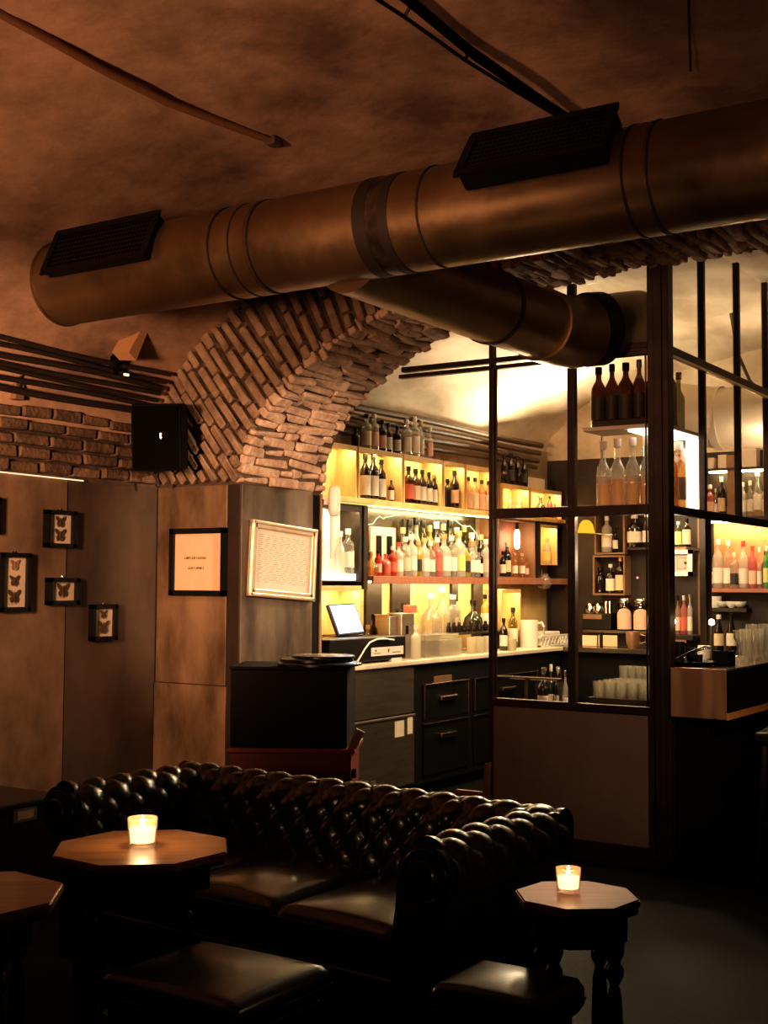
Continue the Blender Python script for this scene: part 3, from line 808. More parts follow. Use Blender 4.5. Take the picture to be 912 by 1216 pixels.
MB().span((-Wc / 2, .0, .0005), (Wc / 2, .40, zt - zm - .015), bev=.006).build('body', M_blackm, t, local=True)
MB().span((-Wc / 2 - .006, -.008, zt - zm - .014), (Wc / 2 + .006, .405, zt - zm), bev=.004).build('cabinet_top', M_blackm, t, local=True)
for k, (px, rx, th) in enumerate([(368, .20, .016), (364, .175, .018), (372, .15, .014)]):
    c = P(px, 786, Y=4.80); zz = zt + .001 + sum([.0, .017, .036][:k + 1][-1:])
    o = MB().lathe([(.001, 0), (rx * .92, .0), (rx, .004), (rx, th - .003), (rx * .97, th), (rx * .8, th - .004), (.001, th - .004)], (c.x, c.y + .08, zz), 40).build('round_tray', mat('black_tray', (.012, .011, .011), .25, coat=.3), smooth=40)
    tag(o, ['widest black round tray, lowest of the stack on the black cabinet', 'middle black round tray of the stack on the black cabinet', 'smallest black round tray, topmost of the stack on the black cabinet'][k], 'tray', 'trays on the black cabinet')
# pale plank leaning at the foot of the partition panel
q = P(574, 955, Y=5.9)
t = thing('chair_back', 'pale wooden chair back corner showing behind the sofa by the partition panel', 'chair', (q.x, q.y, 0))
a = P(570, 958, Y=5.9); b = P(580, 906, Y=5.9)
MB().poly([(a.x - .02, 5.9, .0), (a.x + .025, 5.9, 0), (b.x + .002, 5.9, b.z), (b.x - .02, 5.9, b.z - .005)], (0, .03, 0)).build('back_post', M_shelfbr, t)
MB().box((a.x - .07, 5.915, P(560, 945, Y=5.9).z), (.16, .022, .05), bev=.006).build('top_rail', M_shelfbr, t)
MB().poly([(a.x - .16, 5.9, 0), (a.x - .13, 5.9, 0), (a.x - .12, 5.9, .30), (a.x - .15, 5.9, .30)], (0, .03, 0)).build('back_post', M_shelfbr, t)
MB().box((a.x - .07, 5.80, .20), (.2, .24, .03), bev=.008).build('seat', M_shelfbr, t)
for sx in (-.07, .07):
    MB().cyl((a.x - .07 + sx, 5.70, 0), (a.x - .07 + sx, 5.70, .186), .016, n=10).build('leg', M_shelfbr, t)

# ------------------------------------------------------------------ steel and glass partition
YP = YB
XS = -2.25
zr1 = P(680, 416, Y=YP).z; zr0 = P(680, 430, Y=YP).z
zm1, zm0 = P(730, 600, Y=YP).z, P(730, 612, Y=YP).z
zb1, zb0 = P(680, 834, Y=YP).z, P(680, 843, Y=YP).z
xA = P(585, 606, Y=YP).x; xM = P(680, 606, Y=YP).x; xC0 = P(772, 606, Y=YP).x; xC1 = P(797, 606, Y=YP).x
xE = P(479, 440, Y=YP).x
def top_at(x): return arch_pt(math.acos(max(-1, min(1, -(x - XC) / AA))) / PI, BB, 0).z
t = thing('glass_partition', 'dark steel and glass screen facing the sofa with a solid lower panel', 'partition', ((xA + xC1) / 2, YP, 0))
MB().span((xA - .014, YP - .02, 0), (xA + .014, YP + .02, top_at(xA) - .01), bev=.003).build('post', M_frameb, t)
MB().span((xM - .021, YP - .02, zb0), (xM + .021, YP + .02, top_at(xM) - .01), bev=.003).build('post', M_frameb, t)
m = MB(); m.span((xC0, YP - .03, 0), (xC1, YP + .05, top_at(-2.26) + .02), bev=.004)
m.span((xC0 + .035, YP - .042, .05), (xC1 - .03, YP - .028, top_at(-2.26) - .02), bev=.003); m.build('corner_post', M_frameb, t)
m = MB(); m.span((xE, YP - .025, zr1 - .028), (xC0, YP + .015, zr1), bev=.003); m.span((xE - .02, YP - .02, zr0), (xC0, YP + .02, zr0 + .022), bev=.003)
m.span((xM, YP - .018, zr0), (xC0, YP + .012, zr1)); m.build('top_rail', M_frameb, t)
MB().span((xA, YP - .024, zm0), (xC0, YP + .024, zm1), bev=.003).build('middle_rail', M_frameb, t)
MB().span((xA, YP - .026, zb0), (xC0, YP + .026, zb1), bev=.003).build('bottom_rail', M_frameb, t)
MB().span((xA - .012, YP - .016, .0), (xC0 + .005, YP + .012, zb0), bev=.002).build('lower_panel', M_lowpan, t)
MB().span((xA - .012, YP - .026, .0), (xC0, YP - .010, .10), bev=.002).build('kick_plate', M_frameb, t)
for x0_, x1_, z0_, z1_ in ((xA + .013, xM - .02, zb1, zm0), (xM + .02, xC0, zb1, zm0), (xA + .013, xM - .02, zm1, zr0), (xM + .02, xC0, zm1, zr0)):
    MB().span((x0_, YP - .003, z0_), (x1_, YP + .003, z1_)).build('glass_pane', M_pane, t)
MB().span((xM + .02, YP - .003, zr1), (xC0, YP + .003, top_at(xM) - .02)).build('glass_pane', M_pane, t)
m = MB()
for x0_, x1_, z0_, z1_ in ((xA, xM, zb1, zm0), (xM, xC0, zb1, zm0), (xA, xM, zm1, zr0), (xM, xC0, zm1, zr0)):
    g_ = .02
    m.span((x1_ - g_ - .006, YP + .004, z0_), (x1_ - g_, YP + .018, z1_)); m.span((x0_ + .014, YP + .004, z0_), (x0_ + .02, YP + .018, z1_))
m.build('glazing_bead', M_frameb, t)
# side screen above the bar counter
ys = [P(px, 606, X=XS).y for px in (835, 877, 911)]; ys.append(ys[-1] + .6)
Zr1, Zr0 = P(800, 414, X=XS).z, P(800, 424, X=XS).z
Zm1, Zm0 = P(800, 601, X=XS).z, P(800, 611, X=XS).z
t = thing('side_glass_screen', 'steel and glass side screen running back above the copper bar counter', 'partition', (XS, 7.2, 1))
MB().span((XS - .02, YP + .05, Zr0), (XS + .02, ys[-1], Zr1), bev=.003).build('top_rail', M_frameb, t)
MB().span((XS + .006, YP + .05, Zr0 - .016), (XS + .028, ys[-1], Zr0 - .002), bev=.002).build('highlight_strip', mat('highlight_metal', (.75, .68, .58), .3, .7), t)  # pale strip added for the lit highlight along the rail's lower edge
MB().span((XS - .022, YP + .05, Zm0), (XS + .022, ys[-1], Zm1), bev=.003).build('middle_rail', M_frameb, t)
for k, y in enumerate(ys):
    MB().span((XS - .018, y - .016, 1.006 if k in (0, 3) else Zm0), (XS + .018, y + .016, 3.28), bev=.003).build('mullion', M_frameb, t)
MB().span((XS - .03, ys[0] + .03, 1.006), (XS + .01, ys[0] + .10, Zm0)).build('rear_post', mat('brown_post', (.16, .085, .05), .5), t)
prev = YP + .05
for y in ys:
    for z0_, z1_ in ((Zm1, Zr0), (Zr1, 3.26)):
        MB().span((XS - .003, prev + (.012), z0_), (XS + .003, y - .016, z1_)).build('glass_pane', M_pane, t)
    prev = y
# ------------------------------------------------------------------ copper bar counter
ct = P(790, 792, Y=6.0).z; cb = P(860, 855, Y=6.0).z
cx0, cx1 = P(788, 793, Y=6.0).x, P(862, 793, Y=6.0).x
t = thing('bar_counter', 'bar counter with copper clad end and dark top beside the glass screen', 'counter', ((cx0 + cx1) / 2, 7.5, 0))
MB().span((cx0 + .035, 6.0, cb), (cx1, 6.012, ct), bev=.002).build('copper_front', M_copper, t)
MB().span((cx0 + .036, 6.013, cb + .03), (cx1 - .004, 9.2, ct - .012)).build('carcass', M_blackm, t)
MB().span((cx0 + .036, 6.004, ct - .012), (cx1 + .004, 9.2, ct), bev=.002).build('counter_top', M_ctopD, t)
MB().span((cx0 + .06, 6.03, cb - .004), (cx1 + .002, 9.2, cb + .028)).build('wooden_lip', mat('orange_lip_wood', (.55, .26, .09), .5), t)
MB().span((cx0 + .04, 6.07, 0), (cx1 - .11, 9.2, cb - .004)).build('base_panel', M_blackm, t)
# bar stools in the dark passage on the right
M_stl = mat('dark_stool_wood', (.028, .017, .012), .45)
def barstool(label, x, y, rz):
    t = thing('bar_stool', label, 'bar stool', (x, y, 0), rz)
    MB().box((0, 0, .70), (.36, .36, .05), bev=.015).build('seat', M_leather2, t, local=True)
    for sx in (-1, 1):
        for sy in (-1, 1):
            MB().cyl((sx * .17, sy * .17, 0), (sx * .14, sy * .14, .68), .014, n=10).build('leg', M_stl, t, local=True)
        MB().cyl((sx * .16, -.16, .28), (sx * .16, .16, .28), .009, n=8).build('stretcher', M_stl, t, local=True)
        MB().cyl((-.16, sx * .16, .22), (.16, sx * .16, .22), .009, n=8).build('stretcher', M_stl, t, local=True)
        MB().cyl((.15, sx * .15, .70), (.19, sx * .15, 1.0), .012, n=8).build('back_post', M_stl, t, local=True)
    MB().box((.185, 0, .95), (.025, .34, .10), bev=.008).build('back_rail', M_stl, t, local=True)
barstool('dark bar stool nearest the copper end of the counter', -1.60, 6.05, .1)
barstool('dark bar stool behind the first one along the counter', -1.58, 6.75, -.1)

# ------------------------------------------------------------------ bottles
PROF = {
 'wine': [(0, 0), (.118, 0), (.126, .01), (.126, .60), (.118, .66), (.06, .765), (.047, .80), (.044, .95), (.052, .955), (.052, .985), (.04, 1), (0, 1)],
 'spirit': [(0, 0), (.14, 0), (.15, .01), (.15, .62), (.14, .69), (.07, .765), (.055, .79), (.052, .94), (.062, .945), (.062, .99), (0, 1)],
 'tall': [(0, 0), (.098, 0), (.106, .01), (.106, .52), (.098, .585), (.052, .68), (.040, .72), (.040, .96), (.05, .965), (.05, .99), (0, 1)],
 'squat': [(0, 0), (.22, 0), (.235, .015), (.235, .56), (.20, .66), (.085, .74), (.08, .92), (.10, .93), (.10, .99), (0, 1)],
 'round': [(0, 0), (.20, 0), (.29, .10), (.33, .27), (.29, .44), (.16, .57), (.075, .65), (.07, .82), (.10, .83), (.10, .96), (.06, 1), (0, 1)],
 'bell': [(0, 0), (.27, 0), (.28, .02), (.28, .30), (.24, .45), (.13, .60), (.075, .68), (.075, .84), (.09, .85), (.06, .98), (0, 1)],
 'champ': [(0, 0), (.13, 0), (.14, .01), (.14, .42), (.125, .52), (.07, .72), (.05, .82), (.048, .94), (.06, .945), (.058, .99), (0, 1)],
}
MESH = {}
def mesh_of(key, fn):
    if key not in MESH: MESH[key] = fn()
    return MESH[key]
def lathe_mesh(name, prof, m, n=14, a0=0, a1=None):
    mb = MB(); mb.lathe(prof, n=n, a0=a0, a1=a1)
    me = bpy.data.meshes.new(name); bmesh.ops.remove_doubles(mb.bm, verts=mb.bm.verts, dist=1e-6)
    bmesh.ops.recalc_face_normals(mb.bm, faces=mb.bm.faces); mb.bm.to_mesh(me); mb.bm.free()
    me.materials.append(m); me.polygons.foreach_set('use_smooth', [True] * len(me.polygons)); me.set_sharp_from_angle(angle=math.radians(40))
    return me
def bottle(pos, h, kind, gl, label, group, lab=None, cap=None, liquid=None, lz=(.14, .48), n=14):
    h = round(h, 2); pr = PROF[kind]
    me = mesh_of(('b', kind, h, gl, n), lambda: lathe_mesh('bottle', [(r * h, z * h) for r, z in pr], G[gl], n))
    o = bpy.data.objects.new('bottle', me); COL.objects.link(o); o.location = (pos[0], pos[1], pos[2] + .0015)
    face = math.atan2(-pos[1], -pos[0]) + random.uniform(-.12, .12); o.rotation_euler = (0, 0, face)
    k_ = fit(pos, max(r for r, z in pr) * h); o.scale = (k_, k_, 1)
    tag(o, label, 'bottle', group)
    rb = max(r for r, z in pr) * h
    def rad(z):
        for (r0, z0), (r1, z1) in zip(pr, pr[1:]):
            if z0 <= z <= z1 and z1 > z0: return (r0 + (r1 - r0) * (z - z0) / (z1 - z0)) * h
        return rb
    if lab:
        def f():
            k = .0011
            return lathe_mesh('paper_label', [(rad(lz[0] + (lz[1] - lz[0]) * i / 4) + k, (lz[0] + (lz[1] - lz[0]) * i / 4) * h) for i in range(5)], L[lab], 12, -1.25, 1.25)
        c = bpy.data.objects.new('paper_label', mesh_of(('l', kind, h, lab, lz), f)); COL.objects.link(c); c.parent = o
    if cap:
        rn = pr[-3][0] * h
        c = bpy.data.objects.new('cap', mesh_of(('c', kind, h, cap), lambda: lathe_mesh('cap', [(0, .885 * h), (rn + .0015, .885 * h), (rn + .0018, 1.005 * h), (rn, 1.012 * h), (0, 1.012 * h)], CAPS[cap], 12))); COL.objects.link(c); c.parent = o
    if liquid:
        lv = .42
        def f():
            ps = [(0, .012 * h)] + [(rad(.015 + (lv - .015) * i / 5) - .0025, (.015 + (lv - .015) * i / 5) * h) for i in range(6)] + [(0, lv * h)]
            return lathe_mesh('liquid', ps, G[liquid], 14)
        c = bpy.data.objects.new('liquid', mesh_of(('q', kind, h, liquid), f)); COL.objects.link(c); c.parent = o
    return o
PLACED = []
def fit(pos, r):
    k = 1.0
    for q, rq in PLACED:
        if abs(q[2] - pos[2]) < .2:
            d = math.hypot(q[0] - pos[0], q[1] - pos[1])
            if d < (r * k + rq): k = max(.5, (d - rq) / r * .98)
    PLACED.append((Vector(pos), r * k)); return k
def depth(p): return -((RM.transposed() @ (Vector(p) - CAM)).z)
ADJ = {'clear': 'clear', 'frost': 'pale', 'amber': 'amber', 'rose': 'rose tinted', 'dark': 'dark', 'brown': 'brown', 'green': 'green', 'dgreen': 'dark green',
       'red': 'red', 'yellow': 'yellow', 'pink': 'pink', 'purple': 'violet', 'lime': 'bright green'}
KN = {'wine': 'wine bottle', 'spirit': 'bottle', 'tall': 'long-necked bottle', 'squat': 'squat bottle', 'round': 'round decanter', 'bell': 'bell shaped decanter', 'champ': 'champagne bottle'}
LN = {'white': 'white', 'pinkl': 'pink', 'redl': 'red', 'beige': 'beige', 'yellowl': 'yellow', 'black': 'black', 'greenl': 'green', 'gold': 'gold'}
def row(items, z, where, group, ref='from the arch', X=None, Y=None, n=14, **kw):
    """items: (px, height in px, kind, glass, paper label, cap)"""
    for i, it in enumerate(items):
        px, hp, kind, gl, lab, cap = it[:6]
        yo = it[6] if len(it) > 6 else 0
        p = P(px, 690, X=X + yo if X is not None else None, Y=Y + yo if Y is not None else None); p.z = z
        h = hp * depth(p) / 1500
        txt = f"{ADJ[gl]} {KN[kind]}" + (f", {LN[lab]} label," if lab else ',') + f" {ORD[i]} {ref} {where}"
        bottle(p, h, kind, gl, txt, group, lab, cap, n=n, **kw)

# ------------------------------------------------------------------ back bar: counter units
XF = XJ + .004          # front face of fridge and drawers
t = thing('bar_fridge', 'steel under-counter fridge with two paper stickers, beside the arch jamb', 'fridge', (XF - .3, 6.75, 0))
ya, yb = 6.18, P(492, 790, X=XF).y
zt = .90; zd = P(455, 853, X=XF).z
MB().span((XF - .55, ya, .08), (XF - .02, yb, .868)).build('body', M_steelD, t)
MB().span((XF - .03, ya, zd + .01), (XF, yb - .003, .862), bev=.004).build('upper_panel', M_steelD, t)
d_ = MB().span((XF - .03, ya, .10), (XF + .006, yb - .003, zd), bev=.006).build('door', M_steelD, t)
MB().span((XF + .002, ya, zd - .012), (XF + .014, yb - .003, zd + .002), bev=.002).build('door_edge', M_steel, d_)
for pa_, pb_ in (((469, 857), (480, 874)), ((484, 852), (490, 871))):
    a, b = P(*pa_, X=XF + .008), P(*pb_, X=XF + .008)
    MB().span((XF + .006, a.y, b.z), (XF + .0075, b.y, a.z)).build('sticker', M_paper, d_)
m = MB()
for px in (424, 432, 440):
    a, b = P(px, 928, X=XF + .008), P(px + 6, 941, X=XF + .008)
    m.span((XF + .006, a.y, b.z), (XF + .010, b.y, a.z))
m.build('vent_slots', M_steel, d_)
MB().span((XF - .5, ya, 0), (XF - .05, yb, .08)).build('plinth', M_blackm, t)
# drawers
yd0 = yb + .012; cols = [P(px, 800, X=XF).y for px in (499, 559, 640)]
cols.append(9.36)
t = thing('drawer_cabinet', 'black bar cabinet with chrome edged drawers beyond the steel fridge', 'cabinet', (XF - .3, 8.2, 0))
MB().span((XBW + .004, yd0, .08), (XF - .012, 9.35, .868)).build('body', M_blackm, t)
MB().span((XBW + .02, yd0, 0), (XF - .06, 9.35, .08)).build('plinth', M_blackm, t)
q1, q2 = P(530, 800, X=XF + .004), P(537, 812, X=XF + .004)
MB().span((XF - .01, P(516, 805, X=XF).y, P(520, 811, X=XF).z), (XF + .004, P(536, 805, X=XF).y, P(520, 803, X=XF).z), bev=.001).build('name_plate', M_copper, t)
for k, (y0_, y1_) in enumerate(zip(cols, cols[1:])):
    y0_ += .05; y1_ -= .03
    for z0_, z1_ in ((.50, .735), (.13, .475)):
        d_ = MB().span((XF - .012, y0_, z0_), (XF, y1_, z1_), bev=.004).build('drawer', M_black, t)
        m = MB(); m.span((XF - .002, y0_, z1_ - .012), (XF + .012, y1_, z1_), bev=.003)
        if z0_ > .3: m.span((XF - .002, y0_, z0_), (XF + .01, y0_ + .014, z1_), bev=.003); m.span((XF - .002, y1_ - .012, z0_), (XF + .01, y1_, z1_), bev=.003)
        m.build('drawer_edge', M_chrome, d_)
        zc = z0_ + (z1_ - z0_) * (.55 if z0_ > .3 else .72); yc = (y0_ + y1_) / 2
        MB().span((XF, yc - .11, zc - .018), (XF + .028, yc + .11, zc + .016), bev=.008).build('handle', M_chrome, d_)
# worktop
o = MB().span((XBW + .002, 6.10, .869), (XF + .02, 9.34, .90), bev=.006).build('worktop', M_ctop)
tag(o, 'pale stone worktop along the back bar above fridge and drawers', 'worktop')

# ------------------------------------------------------------------ back bar: lit shelving
XSF = -4.65; XB0 = XBW + .003
def sy(px): return P(px, 600, X=XSF).y
zl1 = 1.955; zl0 = 1.925
ye = sy(668)
o = MB().span((XB0, 6.12, zl0), (XSF + .03, ye, zl1), bev=.003).build('upper_shelf', M_pine)
tag(o, 'long wooden upper shelf of the back bar with a lit yellow edge', 'shelf')
o = MB().span((XSF + .008, 6.5, zl0 - .012), (XSF + .024, sy(590), zl0 - .002)).build('shelf_light_strip', M_lip); tag(o, 'warm light strip under the edge of the long upper shelf', 'light strip')
o = MB().span((XSF - .03, sy(440), zl0 - .009), (XSF - .012, sy(586), zl0 - .001)).build('shelf_light_strip', M_led); tag(o, 'added warm light strip above the crowded bottles of the red shelf', 'light strip')  # hidden strip added to light the crowded bottles
def litbox(label, pa_, pb_, z0_, z1_, group='lit bottle boxes on the upper shelf', back=M_pine, side=M_pine, led=True, xf=XSF, xb=None, th=.016):
    xb = XB0 if xb is None else xb
    y0_, y1_ = (sy(pa_), sy(pb_)) if pa_ > 20 else (pa_, pb_)
    t = thing('shelf_box', label, 'shelf', (xb, (y0_ + y1_) / 2, z0_), 0, group)
    MB().span((xb, y0_, z0_), (xb + .01, y1_, z1_)).build('back_panel', back, t)
    for y in (y0_, y1_ - th): MB().span((xb + .01, y, z0_), (xf, y + th, z1_), bev=.002).build('side_panel', side, t)
    MB().span((xb + .01, y0_ + th, z1_ - th), (xf, y1_ - th, z1_), bev=.002).build('top_panel', side, t)
    MB().span((xb + .01, y0_ + th, z0_), (xf, y1_ - th, z0_ + .008)).build('bottom_panel', side, t)
    if led: MB().span((xf - .010, y0_ + th, z1_ - th - .016), (xf, y1_ - th, z1_ - th)).build('valance', side, t)
    if led: MB().span((xf - .035, y0_ + th + .02, z1_ - th - .010), (xf - .02, y1_ - th - .02, z1_ - th - .001)).build('led_strip', M_led, t)
    return t
zb_ = zl1 + .0005; ztop = 2.30
litbox('lit wooden box nearest the arch on the upper shelf, with a knob', 372, 424, zb_, ztop)
litbox('lit wooden box holding four dark wine bottles on the upper shelf', 425.5, 478.5, zb_, ztop)
litbox('lit wooden box holding red and white labelled bottles on the upper shelf', 479.5, 526, zb_, ztop)
litbox('narrow wooden box holding a single dark bottle on the upper shelf', 527, 552.5, zb_, ztop)
litbox('lit wooden box holding four pale labelled bottles beside the glass partition post', 553.5, 591, zb_, ztop)
litbox('bright yellow lit box seen through the first pane, under dark bottles', 597, 629, zb_, 2.20)
litbox('lit wooden box with a picture, last on the upper shelf', 630, 667, zb_, 2.20)
MB().cyl((XB0 + .01, sy(404), 2.14), (XB0 + .03, sy(404), 2.14), .02, n=16).build('knob', M_shelfbr, bpy.data.objects['shelf_box'])
XBT = XSF - .055; zin = zb_ + .008
W1, g1 = 'in the four-bottle lit box', 'bottles in the four-bottle box'
row([(433, 54, 'wine', 'dark', 'white', 'black'), (442.5, 54, 'wine', 'dark', 'white', 'black'), (452, 49, 'wine', 'dark', 'white', 'black'), (464, 25, 'spirit', 'brown', 'white', None)], zin, W1, g1, X=XBT, lz=(.08, .52))
row([(484.5, 43, 'spirit', 'brown', 'redl', 'black'), (493, 42, 'spirit', 'brown', 'pinkl', 'black'), (501, 41, 'wine', 'dark', 'white', 'black'), (509, 40, 'wine', 'dark', 'white', 'black'), (515, 38, 'wine', 'dark', 'white', 'gold')], zin, 'in the second lit box', 'bottles in the second bottle box', X=XBT, lz=(.12, .52))
row([(531, 34, 'spirit', 'dark', None, 'black'), (539.5, 44, 'wine', 'dark', 'pinkl', 'black')], zin, 'in the narrow box', 'bottles in the narrow box', X=XBT)
row([(556, 39, 'wine', 'rose', 'pinkl', 'black'), (564, 38, 'wine', 'rose', 'white', 'black'), (572, 37, 'wine', 'rose', 'pinkl', 'black'), (580, 36, 'wine', 'rose', 'white', 'black')], zin, 'in the box by the post', 'bottles in the box by the post', X=XBT, lz=(.05, .55))
row([(606, 22, 'spirit', 'frost', 'white', None), (616, 24, 'spirit', 'frost', 'white', None)], zin, 'in the bright box behind glass', 'bottles in the bright yellow box', X=XBT)
row([(642, 26, 'bell', 'green', None, 'cork'), (653, 26, 'wine', 'pink', 'pinkl', 'black'), (659, 18, 'spirit', 'pink', 'redl', None)], zin, 'in the last box of the shelf', 'bottles in the last box', X=XBT)
a = sy(640); o = MB().span((XB0 + .0105, a, 2.06), (XB0 + .0165, a + .09, 2.16)).build('small_picture', L['pinkl']); tag(o, 'small pink picture on the back of the last lit box', 'picture')
# bottles standing on top of the boxes
row([(421, 22, 'squat', 'dark', None, 'black'), (434, 40, 'spirit', 'clear', 'white', 'black'), (443, 42, 'spirit', 'clear', 'pinkl', 'white'), (453, 36, 'spirit', 'dark', 'pinkl', 'black'), (460, 34, 'spirit', 'brown', 'white', 'black'),
     (471, 33, 'spirit', 'dark', 'white', 'black'), (482, 42, 'spirit', 'clear', 'white', 'white'), (491, 47, 'spirit', 'clear', 'white', 'white'), (499, 43, 'tall', 'clear', 'white', 'gold'), (510, 38, 'tall', 'clear', 'pinkl', 'white')],
    ztop, 'on top of the wooden boxes', 'bottles on top of the boxes', X=XBT + .02, lz=(.08, .5))
row([(599, 34, 'wine', 'dark', None, 'black'), (607, 36, 'wine', 'dark', 'black', 'black'), (615, 35, 'wine', 'dark', None, 'black'), (623, 33, 'wine', 'dark', 'black', 'black')], 2.20, 'on the yellow box', 'dark bottles on the yellow box', X=XBT + .02)
a, b = sy(629), sy(651); o = MB().span((XB0 + .02, a, 2.2005), (XSF - .03, b, 2.29), bev=.004).build('pale_carton', M_paper); tag(o, 'pale carton lying on top of the last lit box', 'box')

# middle run: red shelf, mirror back, left lit cell
zr_t = P(510, 685, X=XSF).z; zr_b = P(510, 693, X=XSF).z
m = MB(); m.span((XB0, sy(437), zr_b + .016), (XSF + .045, ye, zr_t), bev=.003); m.span((XSF + .027, sy(437), zr_b - .002), (XSF + .047, ye, zr_t + .001), bev=.003)
o = m.build('red_shelf', M_shelfred); tag(o, 'thick red-brown shelf across the middle of the back bar', 'shelf')
M_mirror = mat('smoked_mirror', (.045, .038, .022), .25, .3)
o = MB().span((XB0, sy(436), zr_t + .001), (XB0 + .008, sy(586), zl0 - .001)).build('smoked_back_panel', M_mirror); tag(o, 'dark mirrored panel behind the crowded bottle shelf', 'panel')
litbox('bright white lit cell with clear bottles next to the arch jamb', 6.16, sy(430), 1.41, 1.915, 'lit cells below the upper shelf', side=M_shelfdk, back=M_white, th=.03)
o = MB().span((XB0 + .03, 6.25, 1.4195), (XSF - .02, sy(426), 1.462)).build('lit_riser', M_panelglow); tag(o, 'glowing riser under the clear bottles beside the arch jamb', 'light')
row([(404, 50, 'tall', 'frost', None, 'white'), (413, 52, 'spirit', 'clear', 'white', 'white'), (422, 46, 'spirit', 'frost', 'pinkl', None), (427, 44, 'spirit', 'clear', None, 'black')], 1.4625, 'in the white lit cell', 'clear bottles in the white cell', X=XBT)
for pa_ in (431,):
    o = MB().span((XB0, sy(431), 1.36), (XSF + .012, sy(435.5), zl0 - .001), bev=.002).build('dark_upright', M_shelfdk); tag(o, 'dark wooden upright between the white cell and the crowded shelf', 'post')
zs_ = zr_t + .0005
row([(440, 28, 'round', 'amber', None, 'gold'), (449, 30, 'spirit', 'red', 'pinkl', 'black'), (458, 27, 'squat', 'pink', 'redl', None), (466, 34, 'spirit', 'red', 'redl', 'white'), (473, 40, 'spirit', 'frost', 'white', 'red'),
     (481, 46, 'spirit', 'clear', 'pinkl', 'white'), (488.5, 50, 'spirit', 'frost', 'white', 'white'), (496, 42, 'wine', 'yellow', 'black', 'gold'), (503.5, 45, 'spirit', 'frost', 'white', 'gold'), (511, 42, 'spirit', 'clear', 'white', 'white'),
     (519, 46, 'spirit', 'pink', 'redl', 'white'), (527, 50, 'squat', 'frost', 'white', 'cork'), (536, 48, 'spirit', 'clear', 'white', 'white'), (545, 54, 'spirit', 'frost', 'yellowl', 'gold'), (553, 40, 'spirit', 'yellow', 'black', 'black'),
     (561, 42, 'squat', 'clear', 'white', 'cork'), (569, 34, 'spirit', 'dark', 'white', 'black'), (577, 44, 'spirit', 'frost', 'pinkl', 'white')], zs_, 'on the red shelf front row', 'front row on the red shelf', X=XSF + .0)
row([(478, 58, 'tall', 'clear', 'white', 'gold'), (486, 66, 'wine', 'dark', 'white', 'black'), (494, 70, 'tall', 'frost', 'white', 'black'), (502, 66, 'wine', 'green', 'yellowl', 'black'), (510, 60, 'spirit', 'yellow', 'gold', 'gold'),
     (518, 64, 'wine', 'dark', 'white', 'white'), (526, 62, 'tall', 'clear', 'white', 'gold'), (534, 66, 'wine', 'dgreen', 'yellowl', 'black'), (542, 58, 'spirit', 'yellow', 'white', 'white'), (551, 60, 'tall', 'green', 'white', 'gold'), (560, 52, 'spirit', 'frost', 'white', 'white'), (571, 50, 'spirit', 'dark', 'white', 'gold')], zs_, 'on the red shelf back row', 'back row on the red shelf', X=XSF - .095)
a, b = P(441, 640, X=XSF - .13), P(471, 640, X=XSF - .13)
t = thing('gift_box', 'pale pink presentation box with two dark windows on the red shelf', 'box', (XSF - .14, (a.y + b.y) / 2, zs_))
zq = P(455, 626, X=XSF - .13).z
MB().span((XB0 + .01, a.y, zs_ + .001), (XSF - .135, b.y, zq), bev=.004).build('carton', L['pinkl'], t)
m = MB(); l = b.y - a.y
for k in (.2, .62): m.span((XSF - .136, a.y + l * k, zs_ + .12), (XSF - .133, a.y + l * (k + .22), zq - .06))
m.build('window', M_blackm, t)
pts = [P(px, py, X=XSF + .0) for px, py in ((437, 623), (443, 622), (447, 616), (451, 613), (455, 616), (458, 614), (466, 613), (474, 610), (483, 609.5), (494, 611), (504, 614), (514, 616), (526, 615.5), (534, 615), (541, 618), (547, 623), (552, 625.5), (558, 624.5), (562, 629), (566, 634), (569, 641))]
m = MB(); m.tube(pts, .0045, 8); o = m.build('light_cord', M_ledw, smooth=80); tag(o, 'wavy pale light cord strung in front of the crowded bottle shelf', 'light cord')
# cells seen through the first pane
litbox('reddish cell with a glowing bulb behind the first glass pane', sy(592), sy(636), zr_t + .001, zl0 - .001, 'lit cells below the upper shelf', side=M_shelfbr, back=M_shelfred, led=False)
p = P(614, 640, X=XSF - .08)
t = thing('filament_lamp', 'glowing tube bulb hanging in the reddish cell behind the glass', 'lamp', (p.x, p.y, zl0 - .02))
MB().cyl((p.x, p.y, zl0 - .02), (p.x, p.y, p.z + .075), .012, n=12).build('socket', M_black, t)
MB().lathe([(0, -.085), (.018, -.075), (.024, -.04), (.024, .04), (.014, .075), (0, .078)], p, 16).build('bulb', M_bulb, t, smooth=60)
row([(597, 30, 'wine', 'dark', 'white', 'black'), (602, 40, 'wine', 'dark', 'beige', 'white'), (611, 28, 'spirit', 'amber', 'white', 'gold'), (620, 28, 'spirit', 'amber', 'white', 'gold'), (625, 22, 'spirit', 'amber', 'pinkl', None)], zr_t + .01, 'in the reddish bulb cell', 'bottles in the bulb cell', X=XSF - .05)
litbox('small yellow lit cell at the far end of the back bar', sy(641), sy(662), P(650, 671, X=XSF).z, P(650, 623, X=XSF).z, 'lit cells below the upper shelf', side=M_pine, th=.012)
zc = P(650, 671, X=XSF).z + .009
row([(649.5, 30, 'spirit', 'frost', 'yellowl', 'gold'), (656, 14, 'squat', 'dark', 'white', None)], zc, 'in the small yellow cell', 'bottles in the small yellow cell', X=XSF - .07)
o = MB().span((XB0, sy(638), zr_t + .001), (XSF + .01, sy(640.5), zl0 - .001)).build('dark_upright', M_shelfdk); tag(o, 'dark wooden upright beside the small yellow cell', 'post')

